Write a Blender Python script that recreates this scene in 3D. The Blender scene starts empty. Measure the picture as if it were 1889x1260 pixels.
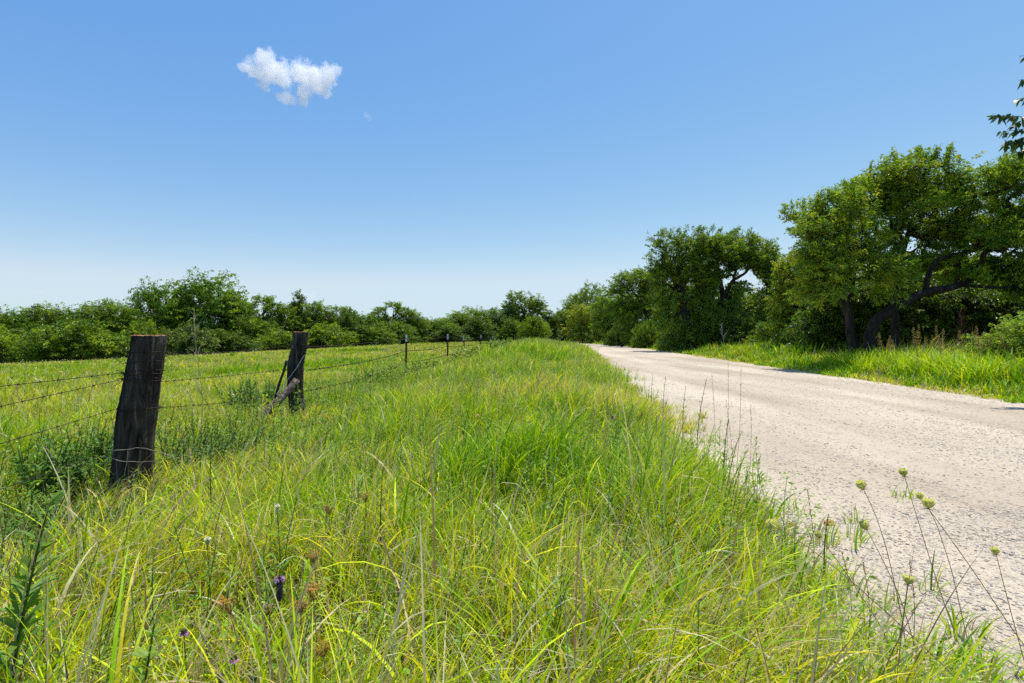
import bpy, math, random
import numpy as np

S = bpy.context.scene
COL = S.collection
RNG = np.random.default_rng(7)

# ------------------------------------------------------------------ camera, sky, sun
CZ = 1.35          # eye height
F = 944.0          # focal length in photograph pixels (18 mm lens)
HV = 622.0         # photograph row of the horizon
cam_d = bpy.data.cameras.new("camera"); cam = bpy.data.objects.new("camera", cam_d)
COL.objects.link(cam); S.camera = cam
cam.location = (0, 0, CZ); cam.rotation_euler = (math.radians(90), 0, 0)
cam_d.lens = 18.0; cam_d.sensor_width = 36.0
cam_d.shift_y = (HV - 630.0) / 1889.0
cam_d.clip_start = 0.05; cam_d.clip_end = 6000

SUN_EL = math.radians(70); SUN_AZ = math.radians(42)    # azimuth measured from +Y towards +X
W = bpy.data.worlds.new("World"); S.world = W; W.use_nodes = True
wn = W.node_tree.nodes; wl = W.node_tree.links
bg = wn["Background"]
sky = wn.new("ShaderNodeTexSky"); sky.sky_type = 'NISHITA'; sky.sun_disc = False
sky.sun_elevation = SUN_EL; sky.sun_rotation = SUN_AZ
sky.altitude = 200; sky.air_density = 1.0; sky.dust_density = 0.35; sky.ozone_density = 1.3
hs = wn.new("ShaderNodeHueSaturation"); hs.inputs['Saturation'].default_value = 1.22; hs.inputs['Hue'].default_value = 0.496
wl.new(sky.outputs[0], hs.inputs['Color'])
sp = wn.new("ShaderNodeSeparateColor"); cb = wn.new("ShaderNodeCombineColor"); wl.new(hs.outputs[0], sp.inputs[0])
for ch, (g_, a_) in enumerate(((0.97, 0.985), (0.74, 0.80), (0.25, 0.852))):     # camera response: softer green and blue near the horizon
    m1 = wn.new("ShaderNodeMath"); m1.operation = 'MULTIPLY'; m1.inputs[1].default_value = .175
    m2 = wn.new("ShaderNodeMath"); m2.operation = 'POWER'; m2.inputs[1].default_value = g_
    m3 = wn.new("ShaderNodeMath"); m3.operation = 'MULTIPLY'; m3.inputs[1].default_value = a_ / .175
    wl.new(sp.outputs[ch], m1.inputs[0]); wl.new(m1.outputs[0], m2.inputs[0]); wl.new(m2.outputs[0], m3.inputs[0]); src = m3.outputs[0]
    if ch < 2:
        m4 = wn.new('ShaderNodeMath'); m4.operation = 'SMOOTH_MIN'; m4.inputs[1].default_value = (.63, .785)[ch] / .175; m4.inputs[2].default_value = .6; wl.new(src, m4.inputs[0]); src = m4.outputs[0]
    wl.new(src, cb.inputs[ch])
wl.new(cb.outputs[0], bg.inputs['Color'])
bg.inputs['Strength'].default_value = 0.138
sd = bpy.data.lights.new("sun", 'SUN'); sd.energy = 4.9; sd.angle = math.radians(0.53); sd.color = (1.0, 0.95, 0.87)
sun = bpy.data.objects.new("sun", sd); COL.objects.link(sun)
sun.rotation_euler = (math.radians(90) - SUN_EL, 0, -SUN_AZ + math.pi)
# sun light travels along its -Z: aim it from the sky position above
from mathutils import Vector
sdir = Vector((math.sin(SUN_AZ) * math.cos(SUN_EL), math.cos(SUN_AZ) * math.cos(SUN_EL), math.sin(SUN_EL)))
sun.rotation_euler = (-sdir).to_track_quat('-Z', 'Y').to_euler()
S.view_settings.view_transform = 'Standard'; S.view_settings.look = 'None'
S.view_settings.gamma = 1.0; S.view_settings.exposure = 0.35
S.cycles.max_bounces = 32; S.cycles.diffuse_bounces = 1; S.cycles.glossy_bounces = 2
S.cycles.transmission_bounces = 2; S.cycles.volume_bounces = 32; S.cycles.transparent_max_bounces = 4
S.cycles.use_denoising = False; S.cycles.denoiser = 'OPENIMAGEDENOISE'

# ------------------------------------------------------------------ numpy helpers
def hash2(i, j, s):
    n = (i.astype(np.int64) * 374761393 + j.astype(np.int64) * 668265263 + s * 1442695041) & 0xffffffff
    n = ((n ^ (n >> 13)) * 1274126177) & 0xffffffff
    return ((n ^ (n >> 16)) & 0xffff) / 65535.0

def vnoise(x, y, scale, s=0):
    x = np.asarray(x, float) / scale; y = np.asarray(y, float) / scale
    i = np.floor(x); j = np.floor(y); fx = x - i; fy = y - j
    fx = fx * fx * (3 - 2 * fx); fy = fy * fy * (3 - 2 * fy)
    a = hash2(i, j, s); b = hash2(i + 1, j, s); c = hash2(i, j + 1, s); d = hash2(i + 1, j + 1, s)
    return (a * (1 - fx) + b * fx) * (1 - fy) + (c * (1 - fx) + d * fx) * fy

def fnoise(x, y, scale, s=0):
    return (vnoise(x, y, scale, s) * 4 + vnoise(x, y, scale / 2.1, s + 1) * 2 + vnoise(x, y, scale / 4.3, s + 2)) / 7

def smooth(a, b, x):
    t = np.clip((np.asarray(x, float) - a) / (b - a), 0, 1); return t * t * (3 - 2 * t)

# road edges as functions of the distance y
LY = [-30, 0, 2.5, 4, 8, 13, 22, 50, 80, 100, 120, 150]
LX = [-1.0, 1.78, 1.86, 2.10, 2.60, 3.25, 4.3, 7.7, 10.6, 10.0, 4.0, -14.0]
RY = [-30, 0, 10, 18.7, 33, 55, 85, 100, 120, 150]
RX = [6.0, 9.2, 10.3, 11.1, 12.7, 15.0, 17.2, 16.6, 12.0, -5.0]
def road_l(y): return np.interp(y, LY, LX)
def road_r(y): return np.interp(y, RY, RX)

def ground(x, y):
    x = np.asarray(x, float); y = np.asarray(y, float)
    z = -2.0 * smooth(3, 90, -x - 0.0) * smooth(0, 40, y + 15) * 1.35
    xc = np.interp(y, [0, 38, 80], [-0.6, 1.7, 3.5])
    z = z + 0.62 * np.exp(-((x - xc) / 2.8) ** 2) * smooth(7, 34, y) * (1 - 0.6 * smooth(60, 100, y))
    z = z + 0.30 * smooth(20, 80, y) * smooth(-40, -8, x) * (1 - smooth(-6, 3, x))
    # little hummocks off the road
    l, r = road_l(y), road_r(y)
    off = np.maximum(smooth(0.3, 2.2, l - x), smooth(0.3, 2.0, x - r))
    z = z + off * (0.24 * (fnoise(x, y, 1.1, 5) - 0.5) * (np.abs(x) < 30) + 0.25 * (fnoise(x, y, 9, 9) - 0.5))
    # shallow ditch beyond the road's right edge, slight crown on the road
    z = z - 0.10 * np.exp(-((x - r - 1.3) / 0.8) ** 2) * (y > -20)
    return z

def at(u, v, D):
    return np.array([(u - 944.5) / F * D, D, CZ - (v - HV) / F * D])

class Geo:
    def __init__(s): s.v = []; s.f = []; s.c = []; s.n = 0
    def add(s, v, f, col=(1, 1, 1)):
        v = np.asarray(v, np.float32).reshape(-1, 3); f = np.asarray(f, np.int64).reshape(-1, 4)
        c = np.asarray(col, np.float32)
        if c.ndim == 1: c = np.tile(c, (len(v), 1))
        s.v.append(v); s.f.append(f + s.n); s.c.append(c); s.n += len(v)
        return s
    def merge(s, o, off=(0, 0, 0)):
        for v, c in zip(o.v, o.c): s.v.append(v + np.float32(off)); s.c.append(c)
        for f in o.f: s.f.append(f + s.n)
        s.n += o.n
    def mesh(s, name, mat, smooth_=False):
        me = bpy.data.meshes.new(name)
        V = np.concatenate(s.v); Fq = np.concatenate(s.f); C = np.concatenate(s.c)
        me.vertices.add(len(V)); me.vertices.foreach_set('co', V.ravel())
        me.loops.add(Fq.size); me.loops.foreach_set('vertex_index', Fq.ravel().astype(np.int32))
        me.polygons.add(len(Fq)); me.polygons.foreach_set('loop_start', np.arange(0, Fq.size, 4, dtype=np.int32))
        me.polygons.foreach_set('use_smooth', np.full(len(Fq), smooth_))
        a = me.attributes.new('tint', 'FLOAT_COLOR', 'POINT')
        a.data.foreach_set('color', np.concatenate([C, np.ones((len(C), 1), np.float32)], 1).astype(np.float32).ravel())
        me.update(calc_edges=True); me.materials.append(mat)
        return me
    def build(s, name, mat, parent=None, smooth_=False, loc=None):
        o = bpy.data.objects.new(name, s.mesh(name, mat, smooth_)); COL.objects.link(o)
        if parent is not None: o.parent = parent
        if loc is not None: o.location = loc
        return o

def tag(o, label=None, cat=None, group=None, kind=None):
    if label: o['label'] = label
    if cat: o['category'] = cat
    if group: o['group'] = group
    if kind: o['kind'] = kind
    return o

def empty(name, loc, label=None, cat=None, group=None):
    o = bpy.data.objects.new(name, None); COL.objects.link(o); o.location = loc
    o.empty_display_size = 0.2
    return tag(o, label, cat, group)

def norm(a):
    return a / (np.linalg.norm(a, axis=-1, keepdims=True) + 1e-9)

def tube(pts, rad, n=8, cap=True, rough=0.0, seed=0):
    """closed tube of quads along pts with radii rad"""
    P = np.asarray(pts, float); R = np.broadcast_to(np.asarray(rad, float), (len(P),)).copy()
    T = np.gradient(P, axis=0); T = norm(T)
    ref = np.array([0.31, 0.95, 0.05]) if abs(T[0][2]) > 0.8 else np.array([0, 0, 1.0])
    A = norm(np.cross(T, ref)); B = np.cross(T, A)
    a = np.linspace(0, 2 * np.pi, n, endpoint=False)
    rr = np.ones((len(P), n))
    if rough:
        r = np.random.default_rng(seed)
        ridge = r.normal(0, 1, n); rr += rough * (ridge[None] + 0.6 * r.normal(0, 1, (len(P), n)))
    V = P[:, None] + (np.cos(a)[None, :, None] * A[:, None] + np.sin(a)[None, :, None] * B[:, None]) * (R[:, None] * rr)[..., None]
    V = V.reshape(-1, 3); m = len(P)
    i = np.arange(m - 1)[:, None] * n; j = np.arange(n)[None]; k = (j + 1) % n
    Fq = np.stack([i + j, i + k, i + n + k, i + n + j], -1).reshape(-1, 4)
    if cap:
        V = np.concatenate([V, P[:1], P[-1:]]); c0 = m * n; c1 = c0 + 1
        j = np.arange(0, n, 2)
        if n % 2 == 0:
            Fq = np.concatenate([Fq, np.stack([np.full_like(j, c0), (j + 2) % n, j + 1, j], -1),
                                 np.stack([np.full_like(j, c1), (m - 1) * n + j, (m - 1) * n + j + 1, (m - 1) * n + (j + 2) % n], -1)])
    return V, Fq

def blades(base, L, Wd, az, th0, bend, segs, col, twist=None):
    N = len(base); s = np.linspace(0, 1, segs + 1)
    th = th0[:, None] + bend[:, None] * s[None] ** 1.4
    st = (L / segs)[:, None]
    hx = np.concatenate([np.zeros((N, 1)), np.cumsum(np.sin(th[:, :-1]) * st, 1)], 1)
    hz = np.concatenate([np.zeros((N, 1)), np.cumsum(np.cos(th[:, :-1]) * st, 1)], 1)
    dx, dy = np.cos(az)[:, None], np.sin(az)[:, None]
    P = np.stack([base[:, 0:1] + dx * hx, base[:, 1:2] + dy * hx, base[:, 2:3] + hz], -1)
    tw = az + (twist if twist is not None else 0)
    wd = np.stack([-np.sin(tw), np.cos(tw), np.zeros(N)], -1)
    prof = np.interp(s, [0, 0.15, 0.5, 0.85, 1], [0.6, 0.95, 0.9, 0.45, 0.04])
    off = wd[:, None] * (0.5 * Wd[:, None] * prof[None])[..., None]
    V = np.stack([P - off, P + off], 2).reshape(-1, 3)
    b = (np.arange(N) * (segs + 1) * 2)[:, None] + (np.arange(segs) * 2)[None]
    Fq = np.stack([b, b + 1, b + 3, b + 2], -1).reshape(-1, 4)
    C = np.repeat(col, (segs + 1) * 2, 0)
    return V, Fq, C

def leaves(P, D, Nn, L, Wd, col, segs=1, droop=0.0):
    """lance/oval leaves starting at P along D with normal Nn"""
    P = np.asarray(P); D = norm(np.asarray(D)); Sd = norm(np.cross(D, np.asarray(Nn))); N = len(P)
    L = np.broadcast_to(L, (N,)); Wd = np.broadcast_to(Wd, (N,))
    if segs == 1:
        mid = P + D * (L * 0.45)[:, None] + np.array([0, 0, 1.0]) * (L * 0.06)[:, None]
        tip = P + D * L[:, None] - np.array([0, 0, 1.0]) * (L * droop)[:, None]
        V = np.stack([P, mid - Sd * (Wd / 2)[:, None], tip, mid + Sd * (Wd / 2)[:, None]], 1).reshape(-1, 3)
        Fq = np.arange(N * 4).reshape(-1, 4)
        return V, Fq, np.repeat(col, 4, 0)
    s = np.linspace(0, 1, segs + 1); prof = np.interp(s, [0, .3, .6, 1], [0.12, 1, .85, .03])
    c = P[:, None] + D[:, None] * (L[:, None] * s)[..., None] - np.array([0, 0, 1.0]) * (L[:, None] * droop * s ** 2)[..., None]
    off = Sd[:, None] * (Wd[:, None] / 2 * prof)[..., None]
    V = np.stack([c - off, c + off], 2).reshape(-1, 3)
    b = (np.arange(N) * (segs + 1) * 2)[:, None] + (np.arange(segs) * 2)[None]
    Fq = np.stack([b, b + 1, b + 3, b + 2], -1).reshape(-1, 4)
    return V, Fq, np.repeat(col, (segs + 1) * 2, 0)

# ------------------------------------------------------------------ materials
def mat(name):
    m = bpy.data.materials.new(name); m.use_nodes = True
    n = m.node_tree.nodes; n.clear()
    out = n.new("ShaderNodeOutputMaterial")
    return m, n, m.node_tree.links, out

def leaf_mat(name, trans=0.4, rough=0.45, spec=0.35, gain=1.0, tgain=(1.25, 1.2, 0.55)):
    m, n, l, out = mat(name)
    at_ = n.new("ShaderNodeAttribute"); at_.attribute_name = 'tint'
    tc = n.new("ShaderNodeTexCoord"); no = n.new("ShaderNodeTexNoise"); no.inputs['Scale'].default_value = 9
    l.new(tc.outputs['Object'], no.inputs['Vector'])
    mr = n.new("ShaderNodeMapRange"); mr.inputs[3].default_value = 0.8 * gain; mr.inputs[4].default_value = 1.2 * gain
    l.new(no.outputs['Fac'], mr.inputs[0])
    mu = n.new("ShaderNodeVectorMath"); mu.operation = 'SCALE'
    l.new(at_.outputs['Color'], mu.inputs[0]); l.new(mr.outputs[0], mu.inputs['Scale'])
    p = n.new("ShaderNodeBsdfPrincipled"); p.inputs['Roughness'].default_value = rough
    p.inputs['Specular IOR Level'].default_value = spec
    l.new(mu.outputs[0], p.inputs['Base Color'])
    t = n.new("ShaderNodeBsdfTranslucent"); tm = n.new("ShaderNodeVectorMath"); tm.operation = 'MULTIPLY'
    tm.inputs[1].default_value = tgain; l.new(mu.outputs[0], tm.inputs[0]); l.new(tm.outputs[0], t.inputs['Color'])
    mx = n.new("ShaderNodeMixShader"); mx.inputs[0].default_value = trans
    l.new(p.outputs[0], mx.inputs[1]); l.new(t.outputs[0], mx.inputs[2]); l.new(mx.outputs[0], out.inputs[0])
    return m

def noise_mat(name, stops, scale=8, detail=8, rough=0.9, bump=0.3, bscale=None, stretch=(1, 1, 1), tint=False, spec=0.2, metal=0, dist=0.02):
    m, n, l, out = mat(name)
    tc = n.new("ShaderNodeTexCoord"); mp = n.new("ShaderNodeMapping"); mp.inputs['Scale'].default_value = stretch
    l.new(tc.outputs['Object'], mp.inputs[0])
    no = n.new("ShaderNodeTexNoise"); no.inputs['Scale'].default_value = scale; no.inputs['Detail'].default_value = detail
    no.inputs['Roughness'].default_value = 0.65
    l.new(mp.outputs[0], no.inputs['Vector'])
    cr = n.new("ShaderNodeValToRGB"); e = cr.color_ramp.elements
    while len(e) < len(stops): e.new(0.5)
    for k, (p_, c_) in enumerate(stops): e[k].position = p_; e[k].color = (*c_, 1)
    l.new(no.outputs['Fac'], cr.inputs[0])
    p = n.new("ShaderNodeBsdfPrincipled"); p.inputs['Roughness'].default_value = rough; p.inputs['Metallic'].default_value = metal
    p.inputs['Specular IOR Level'].default_value = spec
    src = cr.outputs[0]
    if tint:
        at_ = n.new("ShaderNodeAttribute"); at_.attribute_name = 'tint'
        mu = n.new("ShaderNodeVectorMath"); mu.operation = 'MULTIPLY'
        l.new(cr.outputs[0], mu.inputs[0]); l.new(at_.outputs['Color'], mu.inputs[1]); src = mu.outputs[0]
    l.new(src, p.inputs['Base Color'])
    n2 = n.new("ShaderNodeTexNoise"); n2.inputs['Scale'].default_value = bscale or scale * 2; n2.inputs['Detail'].default_value = 6
    l.new(mp.outputs[0], n2.inputs['Vector'])
    b = n.new("ShaderNodeBump"); b.inputs['Strength'].default_value = bump; b.inputs['Distance'].default_value = dist
    l.new(n2.outputs['Fac'], b.inputs['Height']); l.new(b.outputs[0], p.inputs['Normal'])
    l.new(p.outputs[0], out.inputs[0])
    return m

M_GRASS = leaf_mat('grass_blades', 0.36, 0.5, 0.22)
M_LEAF = leaf_mat('tree_leaves', 0.40, 0.42, 0.4)
M_WEED = leaf_mat('weed_leaves', 0.42, 0.5, 0.25, gain=1.7)
M_BARK = noise_mat('bark', [(0.3, (0.010, 0.008, 0.006)), (0.55, (0.038, 0.030, 0.024)), (0.75, (0.10, 0.088, 0.072))], 6, stretch=(1, 1, 0.25), bump=0.8, dist=0.05)
M_GROUND = noise_mat('meadow_soil', [(0.3, (0.03, 0.032, 0.010)), (0.55, (0.07, 0.075, 0.02)), (0.75, (0.11, 0.095, 0.045))], 1.3, 10, bump=0.5, bscale=9)
M_PLAIN = noise_mat('plain', [(0.0, (1, 1, 1)), (1.0, (0.8, 0.8, 0.8))], 60, tint=True, bump=0.1, dist=0.002)
M_STEM = noise_mat('dry_stem', [(0.3, (0.20, 0.13, 0.05)), (0.7, (0.38, 0.26, 0.11))], 40, bump=0.2, dist=0.001)
M_GSTEM = noise_mat('green_stem', [(0.3, (0.05, 0.09, 0.015)), (0.7, (0.12, 0.17, 0.03))], 40, bump=0.2, dist=0.001)
M_RUST = noise_mat('rusty_wire', [(0.3, (0.02, 0.013, 0.010)), (0.6, (0.06, 0.034, 0.026)), (0.8, (0.16, 0.12, 0.10))], 60, rough=0.7, bump=0.2, metal=0.3, dist=0.001)
M_TPOST = noise_mat('red_steel', [(0.3, (0.05, 0.014, 0.01)), (0.7, (0.12, 0.03, 0.02))], 30, rough=0.6, bump=0.1, dist=0.002)
M_WHITE = noise_mat('white_tip', [(0.3, (0.5, 0.5, 0.5)), (0.7, (0.75, 0.75, 0.75))], 30, rough=0.5, bump=0.1, dist=0.002)
M_IRON = noise_mat('dark_iron', [(0.3, (0.012, 0.010, 0.009)), (0.7, (0.05, 0.035, 0.028))], 40, rough=0.6, bump=0.2, dist=0.002)
M_TWIG = noise_mat('pale_twig', [(0.3, (0.22, 0.18, 0.13)), (0.7, (0.45, 0.40, 0.32))], 40, bump=0.2, dist=0.001)

def wood_mat():
    m, n, l, out = mat('weathered_post')
    tc = n.new("ShaderNodeTexCoord"); mp = n.new("ShaderNodeMapping"); mp.inputs['Scale'].default_value = (14, 14, 1.6)
    l.new(tc.outputs['Object'], mp.inputs[0])
    no = n.new("ShaderNodeTexNoise"); no.inputs['Scale'].default_value = 1.6; no.inputs['Detail'].default_value = 10; no.inputs['Roughness'].default_value = 0.7
    no.inputs['Distortion'].default_value = 0.6
    l.new(mp.outputs[0], no.inputs['Vector'])
    cr = n.new("ShaderNodeValToRGB"); e = cr.color_ramp.elements
    e[0].position = 0.38; e[0].color = (0.008, 0.006, 0.005, 1); e[1].position = 0.56; e[1].color = (0.072, 0.056, 0.044, 1)
    x = e.new(0.63); x.color = (0.15, 0.13, 0.115, 1)
    x = e.new(0.70); x.color = (0.45, 0.43, 0.40, 1)
    l.new(no.outputs['Fac'], cr.inputs[0])
    p = n.new("ShaderNodeBsdfPrincipled"); p.inputs['Roughness'].default_value = 0.85; p.inputs['Specular IOR Level'].default_value = 0.2
    l.new(cr.outputs[0], p.inputs['Base Color'])
    b = n.new("ShaderNodeBump"); b.inputs['Strength'].default_value = 1.0; b.inputs['Distance'].default_value = 0.02
    l.new(no.outputs['Fac'], b.inputs['Height']); l.new(b.outputs[0], p.inputs['Normal']); l.new(p.outputs[0], out.inputs[0])
    return m
M_WOOD = wood_mat()
M_CUT = noise_mat('lichened_cut_end', [(0.3, (0.07, 0.035, 0.02)), (0.5, (0.28, 0.12, 0.05)), (0.7, (0.35, 0.25, 0.16))], 25, bump=0.8, dist=0.006)
M_LOG = noise_mat('peeled_log', [(0.35, (0.035, 0.025, 0.02)), (0.5, (0.13, 0.095, 0.075)), (0.7, (0.33, 0.29, 0.24))], 9, stretch=(2, 2, 2), bump=0.8, dist=0.01)

def road_mat():
    m, n, l, out = mat('gravel_road')
    tc = n.new("ShaderNodeTexCoord")
    big = n.new("ShaderNodeTexNoise"); big.inputs['Scale'].default_value = 0.5; big.inputs['Detail'].default_value = 6
    mp = n.new("ShaderNodeMapping"); mp.inputs['Rotation'].default_value = (0, 0, math.radians(6.5)); mp.inputs['Scale'].default_value = (1.1, 0.2, 1)
    l.new(tc.outputs['Object'], mp.inputs[0]); l.new(mp.outputs[0], big.inputs['Vector'])
    cr = n.new("ShaderNodeValToRGB"); e = cr.color_ramp.elements
    e[0].position = 0.35; e[0].color = (0.37, 0.305, 0.22, 1); e[1].position = 0.62; e[1].color = (0.52, 0.445, 0.335, 1)
    l.new(big.outputs['Fac'], cr.inputs[0])
    v = n.new("ShaderNodeTexVoronoi"); v.inputs['Scale'].default_value = 95; l.new(tc.outputs['Object'], v.inputs['Vector'])
    vc = n.new("ShaderNodeSeparateColor"); l.new(v.outputs['Color'], vc.inputs[0])
    mr = n.new("ShaderNodeMapRange"); mr.inputs[3].default_value = 0.78; mr.inputs[4].default_value = 1.14; l.new(vc.outputs[0], mr.inputs[0])
    v3 = n.new("ShaderNodeTexVoronoi"); v3.inputs['Scale'].default_value = 28; l.new(tc.outputs['Object'], v3.inputs['Vector'])
    vc3 = n.new("ShaderNodeSeparateColor"); l.new(v3.outputs['Color'], vc3.inputs[0])
    m3 = n.new("ShaderNodeMapRange"); m3.inputs[1].default_value = 0.0; m3.inputs[2].default_value = 0.15; m3.inputs[3].default_value = 0.74; m3.inputs[4].default_value = 1.0
    l.new(vc3.outputs[1], m3.inputs[0])
    mm = n.new("ShaderNodeMath"); mm.operation = 'MULTIPLY'; l.new(mr.outputs[0], mm.inputs[0]); l.new(m3.outputs[0], mm.inputs[1])
    mu = n.new("ShaderNodeVectorMath"); mu.operation = 'SCALE'; l.new(cr.outputs[0], mu.inputs[0]); l.new(mm.outputs[0], mu.inputs['Scale'])
    p = n.new("ShaderNodeBsdfPrincipled"); p.inputs['Roughness'].default_value = 0.95; p.inputs['Specular IOR Level'].default_value = 0.15
    l.new(mu.outputs[0], p.inputs['Base Color'])
    b = n.new("ShaderNodeBump"); b.inputs['Strength'].default_value = 0.5; b.inputs['Distance'].default_value = 0.005; b.invert = True
    l.new(v.outputs['Distance'], b.inputs['Height']); l.new(b.outputs[0], p.inputs['Normal']); l.new(p.outputs[0], out.inputs[0])
    return m
M_ROAD = road_mat()
M_STONE = noise_mat('limestone_chips', [(0.3, (0.75, 0.75, 0.75)), (0.7, (1, 1, 1))], 50, tint=True, bump=0.3, dist=0.003)
M_DIRT = noise_mat('red_dirt', [(0.3, (0.22, 0.12, 0.08)), (0.7, (0.36, 0.22, 0.15))], 2, bump=0.3)

# ------------------------------------------------------------------ the ground and the road
def grid_sheet(xs, ys, zf):
    X, Y = np.meshgrid(xs, ys); Z = zf(X, Y)
    V = np.stack([X, Y, Z], -1).reshape(-1, 3); nx, ny = len(xs), len(ys)
    i = (np.arange(ny - 1)[:, None] * nx + np.arange(nx - 1)[None]).ravel()
    return V, np.stack([i, i + 1, i + nx + 1, i + nx], -1)
def spaced(lo, hi, near, k, st):
    a = [0.0]
    while a[-1] < hi: a.append(a[-1] + max(st, a[-1] * k))
    b = [0.0]
    while b[-1] < -lo: b.append(b[-1] + max(st, b[-1] * k))
    return np.array(sorted(set([-q for q in b] + a)))
xs = spaced(-2600, 2600, 0, 0.05, 0.25); ys = spaced(-300, 3200, 0, 0.05, 0.25)
g = Geo(); g.add(*grid_sheet(xs, ys, ground)); gr = g.build('ground', M_GROUND, smooth_=True); tag(gr, kind='structure')

g = Geo()
yy = np.concatenate([np.arange(-25, 40, 0.25), np.arange(40, 148, 1.0)])
tt = np.linspace(0, 1, 41)
Yg = np.repeat(yy[:, None], 41, 1)
wl_ = 0.30 * (fnoise(yy, yy * 0, 1.4, 21) - 0.5) * 2; wr_ = 0.25 * (fnoise(yy, yy * 0 + 9, 2.0, 22) - 0.5) * 2
Xl = road_l(yy) - 1.1 + wl_; Xr = road_r(yy) + 0.7 + wr_
Xg = Xl[:, None] + (Xr - Xl)[:, None] * tt[None]
def road_z(x, y):
    l, r = road_l(y), road_r(y); t = (x - l) / (r - l)
    rut = -0.025 * (np.exp(-((t - 0.27) / 0.06) ** 2) + np.exp(-((t - 0.68) / 0.06) ** 2))
    return ground(x, y) + 0.012 + (0.05 * (1 - (2 * t - 1) ** 2).clip(0, 1) + rut + 0.02 * (fnoise(x, y, 0.9, 33) - 0.5)) * smooth(0, 0.08, np.minimum(t, 1 - t))
Zg = road_z(Xg, Yg); Zg[:, 0] -= 0.05; Zg[:, -1] -= 0.05
V = np.stack([Xg, Yg, Zg], -1).reshape(-1, 3)
i = (np.arange(len(yy) - 1)[:, None] * 41 + np.arange(40)[None]).ravel()
g.add(V, np.stack([i, i + 1, i + 42, i + 41], -1)); rd = g.build('gravel_road', M_ROAD, smooth_=True); tag(rd, kind='structure')

g = Geo(); g.add(*grid_sheet(np.linspace(9, 40, 12), np.linspace(124, 170, 10), lambda x, y: ground(x, y) + 0.25 + (y - 124) * 0.012))
o = g.build('dirt_field', M_DIRT); tag(o, kind='structure')

# gravel chips standing proud of the road
def stones():
    t = (1 + 5 ** .5) / 2
    iv = norm(np.array([[-1, t, 0], [1, t, 0], [-1, -t, 0], [1, -t, 0], [0, -1, t], [0, 1, t], [0, -1, -t], [0, 1, -t], [t, 0, -1], [t, 0, 1], [-t, 0, -1], [-t, 0, 1]]))
    # cube-sphere (8 verts, 6 quads) is all a chip needs
    cv = np.array([[-1, -1, -1], [1, -1, -1], [1, 1, -1], [-1, 1, -1], [-1, -1, 1], [1, -1, 1], [1, 1, 1], [-1, 1, 1]], float) * 0.62
    cf = np.array([[0, 3, 2, 1], [4, 5, 6, 7], [0, 1, 5, 4], [1, 2, 6, 5], [2, 3, 7, 6], [3, 0, 4, 7]])
    r = RNG; out = Geo()
    for y0, y1, dens, smin, smax in ((0.8, 4, 2200, .003, .013), (4, 8, 800, .004, .015), (8, 16, 170, .006, .020), (16, 34, 34, .008, .024)):
        A = (y1 - y0) * 11; n = int(A * dens)
        y = r.uniform(y0, y1, n); x = r.uniform(0, 1, n); l = road_l(y) - 0.9; R_ = road_r(y) + 0.4
        x = l + x * (np.minimum(R_, y * 1.1 + 2.5) - l)
        d = np.minimum(x - road_l(y), road_r(y) - x)
        keep = (r.uniform(0, 1, n) < 0.35 + 0.65 * np.clip(fnoise(x * 1.0, y * 0.3, 0.9, 44) * 2.6 - 0.8, 0, 1)) & (d > -0.8 * r.uniform(0, 1, n))
        x, y = x[keep], y[keep]; n = len(x)
        s = smin + (smax - smin) * r.uniform(0, 1, n) ** 2.6
        sc = np.stack([s * r.uniform(.8, 1.4, n), s * r.uniform(.7, 1.1, n), s * r.uniform(.3, .6, n)], -1)
        v = cv[None] * (1 + r.uniform(-.28, .28, (n, 8, 3))) * sc[:, None]
        a = r.uniform(0, 6.283, n); ca, sa = np.cos(a)[:, None], np.sin(a)[:, None]
        v = np.stack([v[..., 0] * ca - v[..., 1] * sa, v[..., 0] * sa + v[..., 1] * ca, v[..., 2]], -1)
        v += np.stack([x, y, road_z(x, y) - sc[:, 2] * 0.15], -1)[:, None]
        k = r.uniform(0, 1, n)[:, None]; b = r.uniform(.36, .64, n)[:, None]
        c = b * np.array([1, .89, .74]); c = np.where(k < .16, b * np.array([.48, .42, .36]), c); c = np.where((k > .965), b * np.array([.75, .48, .34]), c)
        f = (np.arange(n) * 8)[:, None, None] + cf[None]
        out.add(v.reshape(-1, 3), f.reshape(-1, 4), np.repeat(c, 8, 0))
    return out
o = stones().build('gravel', M_STONE, smooth_=True); tag(o, 'loose pale limestone chips scattered over the gravel road', 'gravel', kind='stuff')

# ------------------------------------------------------------------ grass
PAL = np.array([(0.37, 0.52, 0.006), (0.24, 0.44, 0.006), (0.57, 0.66, 0.010), (0.12, 0.29, 0.008), (0.70, 0.66, 0.02), (0.60, 0.50, 0.28), (0.28, 0.19, 0.13), (0.55, 0.52, 0.32)])
def pick(n, w, r):
    w = np.array(w, float); c = PAL[r.choice(len(w), n, p=w / w.sum())]
    return c * r.uniform(.78, 1.25, (n, 1)) * r.uniform(.92, 1.08, (n, 3))

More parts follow.
